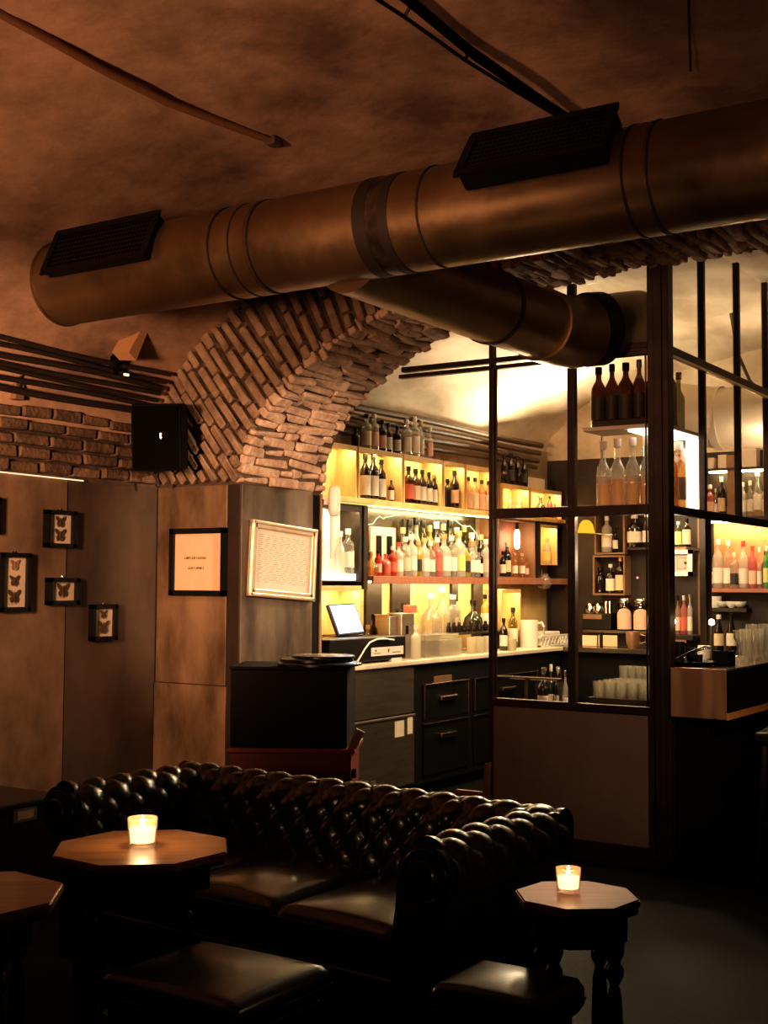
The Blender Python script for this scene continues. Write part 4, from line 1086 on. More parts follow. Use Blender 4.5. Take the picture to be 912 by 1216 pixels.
# lower run: pine back, bottles on the worktop
zw = .9005
pn = struct(MB().span((XB0, 6.12, zw), (XB0 + .006, ye, zr_b - .001)).build('trim_1', M_pine))
for a, b in ((456, 474), (486, 507), (556, 563), (581, 592)):
    o = MB().span((XB0 + .0065, sy(a) , zw), (XB0 + .03, sy(b), zr_b - .001)).build('dark_upright', M_shelfdk)
    tag(o, {456: 'dark upright behind the register below the red shelf', 486: 'dark wide upright behind the steel dispenser below the red shelf', 556: 'dark narrow upright behind the dark round decanter', 581: 'dark upright below the red shelf at the partition post'}[a], 'post')
o = MB().span((XSF - .01, sy(440), zr_b + .006), (XSF + .005, sy(600), zr_b + .0155)).build('shelf_light_strip', M_led); tag(o, 'warm light strip under the red-brown shelf', 'light strip')
litbox('pine cell below the white cell beside the arch jamb', 6.16, sy(430), 1.0, 1.385, 'lit cells below the upper shelf', side=M_pine, th=.02)

def wt(px, X): 
    p = P(px, 700, X=X); p.z = zw; return p
# monitor and register
p = wt(412, XF - .25); q = P(436, 776, X=XF - .02)
t = thing('receipt_printer', 'black register box with a white strip beneath the glowing tablet', 'register', (XF - .2, p.y, zw))
a, b = P(392, 770, X=XF - .03), P(482, 770, X=XF - .03)
zt_ = P(440, 757, X=XF - .03).z
MB().span((XF - .26, a.y, zw + .012), (XF - .03, b.y, zt_), bev=.008).build('housing', M_black, t)
c_, d_ = P(441, 776, X=XF - .028), P(479, 766, X=XF - .028)
pl = MB().span((XF - .03, c_.y, P(460, 778, X=XF - .028).z), (XF - .0275, d_.y, P(460, 768, X=XF - .028).z)).build('white_strip', M_paperw, t)
m = MB(); zz = P(460, 775.5, X=XF - .028).z; rnd = random.Random(4); y = c_.y + .03
for y0_, n_ in ((c_.y + .025, 8), (d_.y - .13, 9)):
    y = y0_
    for i in range(n_):
        w_ = rnd.uniform(.006, .012); m.span((XF - .0275, y, zz), (XF - .0268, y + w_ * .8, zz + .006)); y += w_ + .002
m.cyl((XF - .0275, c_.y + .05, zz + .02), (XF - .0266, c_.y + .05, zz + .02), .008, n=10)
yc = (c_.y + d_.y) / 2 + .01
m.poly([(XF - .0272, yc - .009, zz + .024), (XF - .0272, yc + .009, zz + .026), (XF - .0272, yc + .006, zz + .008), (XF - .0272, yc, zz + .002), (XF - .0272, yc - .007, zz + .009)], (.0006, 0, 0))
m.build('printed_marks', M_ink, pl)
for k in (a.y + .03, b.y - .05): MB().span((XF - .25, k, zw), (XF - .06, k + .03, zw + .013)).build('foot', M_black, t)
MB().span((XF - .05, P(463, 780, X=XF - .04).y, zw + .0005), (XF - .025, P(475, 780, X=XF - .04).y, zw + .022)).build('paper_slip', M_paperw, t)
SX = XF - .22
A = [P(px, py, X=SX + dx_) for px, py, dx_ in ((391, 719, -.05), (421, 717.5, -.05), (432, 750, .03), (403, 753, .03))]
cen = sum(A, Vector()) / 4
t = thing('tablet_screen', 'glowing blue-white tablet screen on a stand above the register', 'monitor', (cen.x, cen.y, zt_))
nrm = (A[1] - A[0]).cross(A[3] - A[0]).normalized()
if nrm.x < 0: nrm = -nrm
def infl(k, off): return [cen + (p_ - cen) * k + nrm * off for p_ in A]
MB().poly(infl(1.07, -.022), nrm * .020).build('bezel', M_black, t)
MB().poly(infl(.97, .0), nrm * .0015).build('screen', M_screen, t)
MB().tube([cen - nrm * .02, cen + Vector((-.08, .02, -.09)), Vector((cen.x - .07, cen.y + .02, zt_ + .006))], .022, 12).build('stand_arm', M_chrome, t, smooth=60)
MB().span((cen.x - .16, cen.y - .10, zt_ + .0005), (cen.x + .03, cen.y + .14, zt_ + .008), bev=.003).build('stand_base', M_black, t)
pts = [P(px, py, X=XF - .015) for px, py in ((424, 786), (429, 778), (433, 771), (439, 763), (448, 759), (458, 758.5), (468, 760))]
m = MB(); m.tube(pts, .006, 8); tag(m.build('power_cable', M_white, smooth=80), 'pale cable looping over the black register box', 'cable')

# dispensers, acrylic boxes, decanters
def boxy(name, label, cat, pa_, pb_, ytop, X0, dep, mt, parts=()):
    a, b = P(pa_, 770, X=X0), P(pb_, 770, X=X0); zt = P((pa_ + pb_) / 2, ytop, X=X0).z
    t = thing(name, label, cat, (X0 - dep / 2, (a.y + b.y) / 2, zw))
    MB().span((X0 - dep, a.y, zw), (X0, b.y, zt), bev=.006).build('body', mt, t)
    return t, a, b, zt
t, a, b, zt = boxy('napkin_dispenser', 'steel napkin dispenser with a dark slot behind the register', 'dispenser', 477, 492, 728, XF - .14, .12, M_steel)
MB().span((XF - .139, a.y + .05, zt - .14), (XF - .136, b.y - .08, zt - .085)).build('slot', M_blackm, t)
t, a, b, zt = boxy('steel_canister', 'plain steel canister box beside the napkin dispenser', 'canister', 463, 473, 731, XF - .18, .12, M_steel)
MB().span((XF - .302, a.y - .003, zt), (XF - .178, b.y + .003, zt + .008)).build('lid', M_chrome, t)
p = wt(483, XF - .2); 
o = MB().box((XF - .2, P(487, 720, X=XF - .2).y, P(487, 728, X=XF - .14).z + .027), (.07, .07, .05), bev=.004).build('red_packet', mat('red_packet', (.55, .16, .10), .6)); tag(o, 'small red packet lying on top of the napkin dispenser', 'packet')
p = wt(494, XF - .05)
bottle(p, 40 * depth(p) / 1500 , 'spirit', 'frost', 'clear squeeze bottle at the counter edge beside the napkin dispenser', 'bottles on the worktop', None, 'white')
M_acr = glass('cloudy_acrylic', (.9, .88, .82), .5, .45, (.8, .74, .6), .1)
t, a, b, zt = boxy('acrylic_box', 'cloudy acrylic box on the worktop below the decanters', 'container', 505, 549, 759, XF - .05, .2, M_acr)
MB().span((XF - .26, a.y - .006, zt), (XF - .044, b.y - .06, zt + .035), bev=.004).build('lid', M_acr, t)
for px, ky in ((560, 0), (569, 0), (580, 0)):
    p = wt(px, XF - .06)
    o = MB().lathe([(0, 0), (.035, 0), (.04, .12), (.037, .12), (.033, .006), (0, .005)], p, 18).build('tumbler', M_acr, smooth=50)
    tag(o, {560: 'clear tumbler next to the cloudy acrylic box', 569: 'middle clear tumbler between acrylic box and partition post', 580: 'clear tumbler closest to the partition post'}[px], 'glass', 'tumblers on the worktop')
row([(444, 52, 'spirit', 'brown', 'beige', 'black'), (455, 50, 'tall', 'frost', 'white', 'gold'), (437, 40, 'spirit', 'amber', None, 'gold')], zw, 'behind the tablet and register', 'bottles behind the register', ref='one', X=XSF - .03)
row([(480, 62, 'wine', 'dark', 'redl', 'black'), (472, 56, 'spirit', 'brown', 'white', 'black')], zw, 'behind the napkin dispenser', 'bottles behind the dispenser', ref='one', X=XSF - .03)
# riser with decanters and a row of small dark jars
zq = P(530, 752, X=XSF + .06).z
t = thing('bottle_riser', 'low dark riser shelf carrying decanters and small jars', 'shelf', (XSF - .05, sy(545), zw))
MB().span((XB0 + .06, sy(506), zq - .015), (XSF + .1, sy(588), zq)).build('board', M_shelfdk, t)
for k in (sy(507), sy(586)): MB().span((XB0 + .06, k, zw), (XSF + .1, k + .02, zq - .015)).build('support', M_shelfdk, t)
zq += .0005
row([(512, 46, 'bell', 'clear', None, 'white'), (525, 54, 'bell', 'clear', None, 'white'), (537, 44, 'squat', 'clear', None, 'white'), (543, 36, 'spirit', 'clear', 'white', 'white'), (562, 36, 'round', 'dgreen', None, 'black'), (576, 42, 'wine', 'yellow', 'white', 'black')], zq, 'on the low riser', 'decanters on the riser', X=XSF - .01)
for i in range(9):
    px = 533 + i * 6.2; p = P(px, 700, X=XSF + .06); p.z = zq
    o = MB().lathe([(0, 0), (.018, 0), (.02, .01), (.02, .045), (.012, .058), (.012, .075), (0, .075)], p, 12).build('bitters_jar', G['dark'], smooth=50)
    tag(o, f'small dark bitters jar on the riser, {ORD[i]} of its row from the arch', 'jar', 'bitters jars on the riser')
# beyond the post: white jug, basket, cup, bottles
p = wt(628, XF - .16); hj = 32 * depth(p) / 1500; rj = .075
t = thing('white_jug', 'white jug with a handle on the worktop behind the first pane', 'jug', p)
MB().lathe([(0, .0), (rj * .88, 0), (rj * .92, .01), (rj * 1.0, hj), (rj * .95, hj), (rj * .86, .012), (0, .01)], n=28).build('body', M_white, t, smooth=50, local=True)
ca, sa = .84, .54
MB().tube([(ca * rj * k, sa * rj * k, hj * z_) for k, z_ in ((.95, .88), (1.35, .92), (1.6, .75), (1.55, .5), (1.2, .36), (.93, .38))], .011, 10).build('handle', M_white, t, smooth=70, local=True)
a, b = P(642, 770, X=XF - .1), P(677, 770, X=XF - .1)
t = thing('lattice_basket', 'low white lattice basket with folded napkins behind the first pane', 'basket', (XF - .2, (a.y + b.y) / 2, zw))
m = MB(); hb = .085; x1_, x0_ = XF - .1, XF - .3; nb = 9
for i in range(nb):
    y = a.y + (b.y - a.y) * i / nb; w_ = (b.y - a.y) / nb
    m.cyl((x1_, y, zw + .012), (x1_, y + w_, zw + hb), .005, n=6); m.cyl((x1_, y + w_, zw + .012), (x1_, y, zw + hb), .005, n=6)
m.span((x0_, a.y, zw), (x1_ + .006, b.y, zw + .012)); m.span((x1_ - .005, a.y, zw + hb - .006), (x1_ + .006, b.y, zw + hb + .006))
m.span((x0_, a.y, zw), (x1_, a.y + .006, zw + hb)); m.span((x0_, b.y - .006, zw), (x1_, b.y, zw + hb)); m.span((x0_, a.y, zw), (x0_ + .006, b.y, zw + hb))
m.build('lattice', M_white, t)
MB().span((x0_ + .02, a.y + .02, zw + .013), (x1_ - .02, b.y - .15, zw + hb + .03), bev=.01).build('napkins', M_paperw, t)
row([(598, 38, 'wine', 'dark', 'white', 'black', .06), (609, 46, 'wine', 'green', 'white', 'black', -.12)], zw, 'on the worktop behind the post', 'bottles behind the partition post', ref='one', X=XF - .14)
p = wt(608, XF - .03); o = MB().lathe([(0, 0), (.032, 0), (.036, .09), (.033, .09), (.03, .006), (0, .005)], p, 18).build('shot_glass', M_acr, smooth=50); tag(o, 'small frosted cup at the worktop edge behind the post', 'glass')
a, b = sy(596), sy(612)
litbox('yellow lit niche behind the green bottle near the white jug', a, b + .1, 1.02, 1.36, 'lit cells below the upper shelf', side=M_pine)
p = P(646, 690, X=XSF + .02)
t = thing('hanging_glass_jug', 'round glass jug hanging at the dark end of the back bar', 'jug', (p.x, p.y, p.z))
MB().lathe([(0, -.07), (.05, -.06), (.065, -.02), (.05, .03), (.035, .05), (.04, .06)], n=20).build('body', G['clear'], t, smooth=60, local=True)
MB().cyl((-.02, 0, .05), (-.02, 0, zr_b - p.z if zr_b > p.z + .06 else .11), .004, n=8).build('hook', M_chrome, t, local=True)
# cornice pipes under the vault
for k, (dz, r_) in enumerate([(0, .018), (.055, .022), (.115, .02), (.175, .024)]):
    pts = [(XBW + .06 + .018 * k, y, 2.40 + dz + .006 * math.sin(y * 3 + k)) for y in [6.1 + .3 * i for i in range(13)]]
    m = MB(); m.tube(pts, r_, 10); o = m.build('wall_pipe', mat('bar_pipe', (.07, .042, .026), .5), smooth=60)
    tag(o, ['lowest of the four brown pipes along the bar wall', 'second pipe up of four along the bar wall', 'third pipe up of four along the bar wall', 'topmost of the four brown pipes along the bar wall'][k], 'pipe', 'pipes under the bar vault')

# ------------------------------------------------------------------ corner shelves behind the glass
YC0, YC1 = YP + .06, P(834, 600, X=XS - .04).y - .02
XC_0, XC_1 = xM + .03, XS - .03
zA = P(730, 506, Y=YP + .08).z; zB = P(730, 603, Y=YP + .08).z
M_shg = mat('pale_lit_shelf', (.75, .66, .55), .35)
def cshelf(label, z, mt, parts_=True):
    t = thing('corner_shelf', label, 'shelf', ((XC_0 + XC_1) / 2, (YC0 + YC1) / 2, z))
    MB().span((XC_0, YC0, z - .02), (XC_1, YC0 + .26, z), bev=.002).build('board', mt, t)
    MB().span((XC_1 - .18, YC0 + .262, z - .02), (XC_1, YC1, z), bev=.002).build('board', mt, t)
    return t
t = cshelf('pale upper corner shelf behind the glass, carrying brown bottles', zA, M_shg)
m = MB(); m.span((XC_1 - .20, YC0 + .02, zA - .034), (XC_1 - .006, YC1 - .05, zA - .021)); m.build('lit_underside', M_panelglow, t)
t = cshelf('dark lower corner shelf behind the glass, carrying clear bottles', zB, M_shelfdk)
for k, (x, y) in enumerate(((XC_0 + .004, YC0 + .25), (XC_1 - .175, YC1 - .01))):
    m = MB(); m.cyl((x, y, zB), (x, y, zA - .02), .006, n=10); tag(m.build('shelf_rod', M_chrome), ['slim chrome rod between the corner shelves behind the middle mullion', 'slim chrome rod between the corner shelves behind the side screen'][k], 'rod')
o = MB().span((XC_1 - .012, P(815, 560, X=XS - .04).y, zB + .001), (XC_1 - .004, YC1 - .012, zA - .036)).build('glowing_panel', M_panelglow); tag(o, 'bright white glowing panel beside the clear bottles in the side screen', 'light panel')
def cb(items, z, where, group, Y, **kw): row(items, z, where, group, ref='from the middle mullion', Y=Y, n=20, **kw)
cb([(712, 72, 'wine', 'brown', 'black', 'black'), (728, 74, 'wine', 'brown', 'black', 'black'), (744.5, 76, 'wine', 'brown', 'black', 'black'), (760.5, 77, 'wine', 'brown', 'black', 'black'), (778, 77, 'wine', 'brown', 'black', 'black')], zA, 'on the upper corner shelf', 'brown bottles on the upper corner shelf', YP + .13, lz=(.12, .50))
m = MB(); a, b = P(704, 500, Y=YP + .075), P(772, 500, Y=YP + .075)
t = thing('bottle_tray', 'dark open tray around the feet of the brown bottles', 'tray', ((a.x + b.x) / 2, YP + .075, zA))
MB().span((a.x, YP + .070, zA), (b.x, YP + .074, zA + .03)).build('front_lip', M_shelfdk, t)
cb([(717, 80, 'tall', 'clear', 'white', 'white', 0), (734, 82, 'tall', 'clear', None, 'white', .01), (752, 83, 'tall', 'clear', 'white', 'white', 0), (768, 84, 'tall', 'clear', None, 'white', .02)], zB, 'on the lower corner shelf', 'clear bottles on the lower corner shelf', YP + .13, liquid='rose', lz=(.36, .47))
def sb(items, z, where, group, X, **kw): row(items, z, where, group, ref='from the corner post', X=X, n=20, **kw)
sb([(796, 80, 'wine', 'brown', None, 'black'), (807.5, 68, 'tall', 'green', None, 'chrome')], zA, 'behind the side glass, upper shelf', 'bottles in the side screen, upper shelf', XC_1 - .06)
sb([(797, 78, 'wine', 'amber', None, 'white'), (807, 80, 'spirit', 'amber', 'white', 'white'), (813, 72, 'spirit', 'frost', None, 'white')], zB, 'behind the side glass, lower shelf', 'bottles in the side screen, lower shelf', XC_1 - .06)

# underbar with glasses
o = MB().span((XC_0 + .03, YC0 + .02, zB - .033), (XC_1 - .03, YC0 + .06, zB - .021)).build('shelf_light_strip', M_led2); tag(o, 'added hidden light strip under the lower corner shelf', 'light strip')  # strip added out of sight to brighten the rack of glasses
zu = P(730, 836, Y=YP + .10).z
t = thing('underbar_unit', 'dark steel underbar unit below the rack of glasses', 'cabinet', (-2.55, 6.4, 0))
MB().span((xM + .03, YP + .05, .05), (XS - .04, 6.85, zu - .004), bev=.004).build('body', M_black, t)
MB().span((xM + .03, YP + .05, zu - .004), (XS - .04, 6.85, zu), bev=.001).build('work_surface', M_steelD, t)
MB().span((xM + .05, YP + .08, 0), (XS - .06, 6.8, .05)).build('plinth', M_blackm, t)
t = thing('glass_rack', 'shallow tray rack filled with clear glasses behind the partition', 'rack', (-2.55, 6.3, zu))
xa_, xb_ = xM + .05, XS - .06; ya_, yb_ = YP + .07, YP + .44
m = MB(); m.span((xa_, ya_, zu + .0005), (xb_, yb_, zu + .006))
for q in ((xa_, ya_, xb_, ya_ + .006), (xa_, yb_ - .006, xb_, yb_), (xa_, ya_, xa_ + .006, yb_), (xb_ - .006, ya_, xb_, yb_)): m.span((q[0], q[1], zu + .0005), (q[2], q[3], zu + .03))
m.build('tray', M_steelD, t)
gm = lathe_mesh('tumbler', [(0, 0), (.026, 0), (.029, .01), (.034, .105), (.031, .105), (.026, .012), (0, .011)], glass('tumbler_glass', (.97, .96, .93), 1.0, .10, (1, .93, .78), .05, .10), 16)
gi = 0
nx_, ny_ = 6, 5
RN = ['front', 'second', 'third', 'fourth', 'back']
for j in range(ny_):
    for i in range(nx_):
        o = bpy.data.objects.new('tumbler', gm); COL.objects.link(o)
        o.location = (xa_ + .045 + i * (xb_ - xa_ - .09) / (nx_ - 1), ya_ + .045 + j * (yb_ - ya_ - .09) / (ny_ - 1), zu + .0065)
        tag(o, f'clear tumbler in the {RN[j]} row of the rack, {ORD[i]} from the mullion', 'glass', 'glasses in the rack')
for k, px in enumerate((743, 752, 761, 769)):
    p = P(px, 800, Y=YP + .52); p.z = zu
    o = MB().lathe([(0, 0), (.03, 0), (.033, .01), (.038, .17), (.035, .17), (.03, .012), (0, .011)], p, 18).build('highball_glass', MATS['tumbler_glass'], smooth=50)
    tag(o, f'tall highball glass behind the rack of tumblers, {ORD[k]} from the mullion', 'glass', 'tall glasses behind the rack')
# speed rail
zq = P(655, 836, Y=6.5).z
t = thing('speed_rail', 'steel speed rail below the worktop behind the first pane', 'rail', (-2.98, 6.6, .6))
q0, q1 = P(592, 834, Y=6.7), P(676, 834, Y=6.7)
MB().span((q0.x, 6.62, .60), (q1.x, 6.78, .612)).build('tray', M_steelD, t)
MB().cyl((q0.x, 6.60, .86), (q1.x, 6.60, .86), .009, n=10).build('rail_bar', M_chrome, t)
for x in (q0.x + .01, (q0.x + q1.x) / 2, q1.x - .01):
    MB().span((x - .008, 6.60, .0), (x + .008, 6.615, .86)).build('bracket', M_steelD, t)
lamp('rack_fill_light', 'AREA', (-2.55, 6.75, 1.55), (1, .80, .52), 5, .3, .05, to=(-2.55, 6.3, .8))  # unseen area light added to make the racked glasses sparkle
row([(646, 62, 'wine', 'dark', 'white', 'chrome'), (654, 66, 'wine', 'dgreen', 'white', 'white'), (663, 64, 'wine', 'dark', 'white', 'chrome'), (671, 60, 'wine', 'clear', 'white', 'chrome')], .6122, 'in the speed rail', 'bottles in the speed rail', ref='from the partition post', Y=6.70)

# ------------------------------------------------------------------ far wall of the bar
YS = YF - .15
o = MB().span((XBW + .002, 9.35, .86), (.4, YF - .002, .90), bev=.004).build('worktop', M_ctopD); tag(o, 'dark worktop along the far wall of the bar', 'worktop')
t = thing('far_cabinet', 'dark bar cabinet below the far worktop', 'cabinet', (-2, 9.7, 0))
MB().span((XBW + .004, 9.42, .08), (.38, YF - .004, .859)).build('body', M_blackm, t); MB().span((XF + .06, 9.5, 0), (.36, YF - .02, .08)).build('plinth', M_blackm, t)
def fx(px): return P(px, 690, Y=YS).x
def fz(py, px=740): return P(px, py, Y=YS).z
def farbox(label, pa_, pb_, za, zb, back=M_shelfdk, side=M_shelfbr, th=.014):
    t = thing('wall_cubby', label, 'shelf', ((fx(pa_) + fx(pb_)) / 2, YF, za), 0, 'wooden cubbies on the far wall')
    x0_, x1_ = fx(pa_), fx(pb_)
    MB().span((x0_, YF - .012, za), (x1_, YF - .002, zb)).build('back_panel', back, t)
    for x in (x0_, x1_ - th): MB().span((x, YS, za), (x + th, YF - .013, zb)).build('side_panel', side, t)
    for z in (za, zb - th): MB().span((x0_ + th, YS, z), (x1_ - th, YF - .013, z + th)).build('shelf_board', side, t)
farbox('upper wooden cubby on the far wall with a white bottle', 706, 742, fz(658), fz(600))
farbox('lower wooden cubby on the far wall with a white labelled bottle', 704, 742, fz(707), fz(659.5))
FR = 'from the dark corner'
row([(721, 42, 'spirit', 'frost', 'white', 'white'), (731, 30, 'tall', 'brown', 'white', 'black')], fz(657.5) + .014, 'in the upper far cubby', 'bottles in the upper cubby', ref=FR, Y=YS + .06)
row([(713, 30, 'squat', 'brown', None, 'black'), (725, 34, 'squat', 'dark', 'white', 'white'), (737, 42, 'spirit', 'brown', 'beige', 'gold')], fz(706.5) + .014, 'in the lower far cubby', 'bottles in the lower cubby', ref=FR, Y=YS + .06, lz=(.08, .5))
o = MB().span((fx(745), YS, fz(653)), (fx(790), YF - .002, fz(650))).build('wall_shelf', M_shelfdk); tag(o, 'short dark shelf beside the wooden cubbies on the far wall', 'shelf')
row([(754, 38, 'squat', 'dark', 'white', 'white'), (768, 40, 'wine', 'dark', 'white', 'white')], fz(650) + .001, 'on the short dark far shelf', 'bottles on the short dark shelf', ref=FR, Y=YS + .06)
o = MB().span((fx(692), YS, fz(752)), (fx(779), YF - .002, fz(749))).build('wall_shelf', M_steelD); tag(o, 'grey shelf on the far wall carrying two big jars', 'shelf')
for k, px in enumerate((755.5, 764.5 + 10)):
    px = (746, 766)[k] if False else (741.5, 761)[k]
    c = P(px, 745, Y=YS + .062); z0_ = fz(749) + .001; hj = 38 * depth(c) / 1500
    t = thing('storage_jar', ['tall jar with arched paper label and chrome lid, closer to the dark corner', 'tall jar with arched paper label and chrome lid, closer to the corner post'][k], 'jar', (c.x, c.y, z0_), math.atan2(-c.y, -c.x), 'storage jars on the far shelf')
    MB().lathe([(0, 0), (.062, 0), (.066, .01), (.066, hj * .72), (.05, hj * .86), (0, hj * .86)], n=24).build('body', G['brown'], t, smooth=50, local=True)
    MB().lathe([(0, hj * .861), (.052, hj * .861), (.052, hj * .95), (.046, hj), (0, hj)], n=20).build('lid', M_chrome, t, smooth=40, local=True)
    m = MB(); rr_ = .0672; n_ = 10
    cols_ = []
    for i in range(n_ + 1):
        a = -1.05 + 2.1 * i / n_; hh_ = hj * (.45 + .24 * math.sqrt(max(0, 1 - (a / 1.08) ** 2)))
        cols_.append([(rr_ * math.cos(a), rr_ * math.sin(a), hj * .04 + (hh_ - hj * .04) * q / 4) for q in range(5)])
    m.grid(cols_); m.build('paper_label', L['pinkl'], t, local=True)
a, b = P(695, 745, Y=YS + .08), P(729, 745, Y=YS + .08); z0_ = fz(749) + .001
t = thing('coffee_machine', 'black and chrome coffee machine on the grey far shelf', 'coffee machine', ((a.x + b.x) / 2, YS + .1, z0_))
MB().span((a.x, YS + .02, z0_), (b.x, YF - .015, z0_ + .14), bev=.01).build('body', M_black, t)
MB().span((a.x + .01, YS + .01, z0_ + .09), (b.x - .08, YS + .02, z0_ + .13)).build('front_strip', M_shelfbr, t)
for k in (.2, .5): MB().lathe([(0, 0), (.045, 0), (.05, .03), (.035, .075), (.01, .09), (0, .09)], (a.x + (b.x - a.x) * k, YS + .075, z0_ + .1405), 18).build('dome', M_chrome, t, smooth=50)
for k in (.75, .88): MB().cyl((a.x + (b.x - a.x) * k, YS + .07, z0_ + .1405), (a.x + (b.x - a.x) * k, YS + .07, z0_ + .24), .012, n=12).build('pillar', M_chrome, t)
p = P(696, 625, Y=YS - .06)
t = thing('small_lampshade', 'small glowing yellow lampshade in the dark far corner', 'lamp', p)
MB().lathe([(.075, -.055), (.055, .02), (.03, .05), (0, .055)], n=20).build('shade', emit('yellow_shade', (1, .62, .05), .9), t, smooth=60, local=True)
MB().cyl((0, .02, -.06), (.22, .05, -.075), .006, n=8).build('arm', M_chrome, t, local=True)
MB().cyl((0, 0, .05), (0, .20, .12), .006, n=8).build('arm', M_chrome, t, local=True)
p = P(757, 686, Y=YF - .03); o = MB().lathe([(0, -.012), (.012, 0), (0, .012)], p, 12).build('wall_lamp', emit('pink_pilot', (1, .35, .35), 1.5), smooth=60); tag(o, 'tiny pink pilot light on the dark far wall', 'light')
for k, (x0_, x1_, lab_) in enumerate(((692, 709, 'peach board leaning on the far worktop, near the dark corner'), (711, 733, 'peach board leaning on the far worktop, nearer the corner post'))):
    a, b = P(x0_, 770, Y=9.6), P(x1_, 755, Y=9.6); o = MB().box(((a.x + b.x) / 2, 9.6, .9015 + (b.z - .9) / 2), (b.x - a.x, .015, b.z - .9), bev=.002).build('menu_board', M_pinkp); tag(o, lab_, 'board', 'peach boards on the far worktop')
p = P(714, 770, Y=9.45); o = MB().cyl((p.x, 9.45, .9), (p.x, 9.45, 1.02), .014, n=12).build('beer_tap', M_black); tag(o, 'short black tap before the peach boards', 'tap')
p = P(752, 765, Y=9.5); t = thing('copper_cup', 'shiny copper cup on the far worktop beside the peach boards', 'cup', (p.x, 9.5, .9005))
MB().lathe([(0, 0), (.04, 0), (.055, .04), (.058, .13), (.054, .13), (.05, .04), (0, .01)], n=24).build('body', M_copper, t, smooth=50, local=True)
MB().tube([(.056, 0, .11), (.10, 0, .10), (.10, 0, .05), (.055, 0, .035)], .006, 8).build('handle', M_copper, t, smooth=60, local=True)

# seen through the side screen: orange wall, shelves of bottles
o = MB().span((fx(842), YF - .02, fz(700, 880)), (fx(960), YF - .003, fz(600, 880))).build('orange_wall_panel', M_orange); tag(o, 'orange wall panel behind the bottles at the right of the bar', 'panel')
def fshelf(label, y, pa_, pb_, mt, thick=.03, dpt=.15):
    z = fz(y, (pa_ + pb_) / 2)
    o = MB().span((fx(pa_), YF - dpt, z - thick), (fx(pb_), YF - .021, z)).build('wall_shelf', mt); tag(o, label, 'shelf'); return z
z1 = fshelf('red-brown shelf of clear bottles in front of the orange panel', 699, 841, 960, M_shelfred)
row([(842, 46, 'tall', 'clear', 'white', 'white'), (853, 58, 'wine', 'frost', 'white', 'white'), (865, 56, 'spirit', 'clear', 'white', 'white'), (872, 42, 'spirit', 'clear', 'black', 'white', -.04), (883, 55, 'spirit', 'frost', 'white', 'red'),
     (894, 50, 'spirit', 'pink', 'pinkl', 'red'), (902, 48, 'tall', 'clear', 'white', 'white'), (910, 44, 'spirit', 'purple', None, 'black')], z1 + .001, 'on the orange panel shelf', 'bottles before the orange panel', ref='from the side mullion', Y=YS + .06, lz=(.1, .42))
p = P(910, 660, Y=YS + .02); bottle((p.x, p.y, z1 + .001), .33, 'spirit', 'lime', 'bright green bottle at the edge of the view before the orange panel', 'bottles before the orange panel', 'greenl', 'white')
z2 = fshelf('dark shelf of white bowls below the orange panel', 722, 841, 886, M_shelfdk)
for k, (px, s_) in enumerate(((848, 1.0), (858, .9), (869, .75), (879, .8))):
    p = P(px, 720, Y=YS + .06); p.z = z2 + .001
    pr = [(0, 0), (.03 * s_, 0), (.062 * s_, .03), (.066 * s_, .05), (.06 * s_, .05), (.03 * s_, .01), (0, .008)] if k != 0 else [(0, 0), (.05, 0), (.06, .04), (.06, .09), (.055, .09), (.05, .02), (0, .015)]
    tag(MB().lathe(pr, p, 20).build('white_bowl', M_white, smooth=50), ['white tall cup, first on the dark bowl shelf', 'white bowl, second on the dark bowl shelf', 'small white bowl, third on the dark bowl shelf', 'small white bowl, last on the dark bowl shelf'][k], 'bowl', 'bowls on the dark shelf')
# dark timber upright and upper shelf
o = MB().box(((fx(865) + fx(872)) / 2, YS + .07, (fz(612, 868) + fz(540, 868)) / 2), (fx(872) - fx(863), .12, fz(540, 868) - fz(612, 868))).build('shelf_upright', M_shelfbr); tag(o, 'brown upright between bottles on the high far shelf', 'post')
z3 = fshelf('high far shelf of bottles seen through the side glass', 613, 838, 960, M_shelfdk)
row([(844, 38, 'spirit', 'pink', 'pinkl', 'white'), (851, 34, 'spirit', 'clear', 'white', 'white'), (858, 48, 'wine', 'dark', 'beige', 'white'), (883, 40, 'wine', 'frost', 'white', 'white'), (892, 42, 'wine', 'clear', 'white', 'white'), (901, 54, 'tall', 'clear', 'white', 'white'), (910, 40, 'spirit', 'frost', 'white', 'white')], z3 + .001, 'on the high far shelf', 'bottles on the high far shelf', ref='from the side mullion', Y=YS + .06)
z4 = fshelf('topmost far shelf with beige boxes near the vault', 554, 838, 960, M_shelfdk, .02)
for k, (pa_, pb_, lab_) in enumerate(((841, 848, 'small beige box on the topmost far shelf, first from the mullion'), (853, 863, 'beige box on the topmost far shelf, second from the mullion'), (876, 899, 'long pale box on the topmost far shelf behind the mullions'))):
    a, b = fx(pa_), fx(pb_); h_ = (.09, .11, .16)[k]
    tag(MB().span((a, YS + .02, z4 + .001), (b, YS + .12, z4 + h_), bev=.003).build('beige_box', M_paper), lab_, 'box', 'boxes on the topmost far shelf')
o = MB().span((fx(842), YF - .12, z3 - .045), (fx(955), YF - .10, z3 - .031)).build('shelf_light_strip', M_led); tag(o, 'warm light strip under the high far shelf', 'light strip')
o = MB().span((fx(842), YF - .12, z4 - .034), (fx(955), YF - .10, z4 - .021)).build('shelf_light_strip', M_led); tag(o, 'warm light strip under the topmost far shelf', 'light strip')
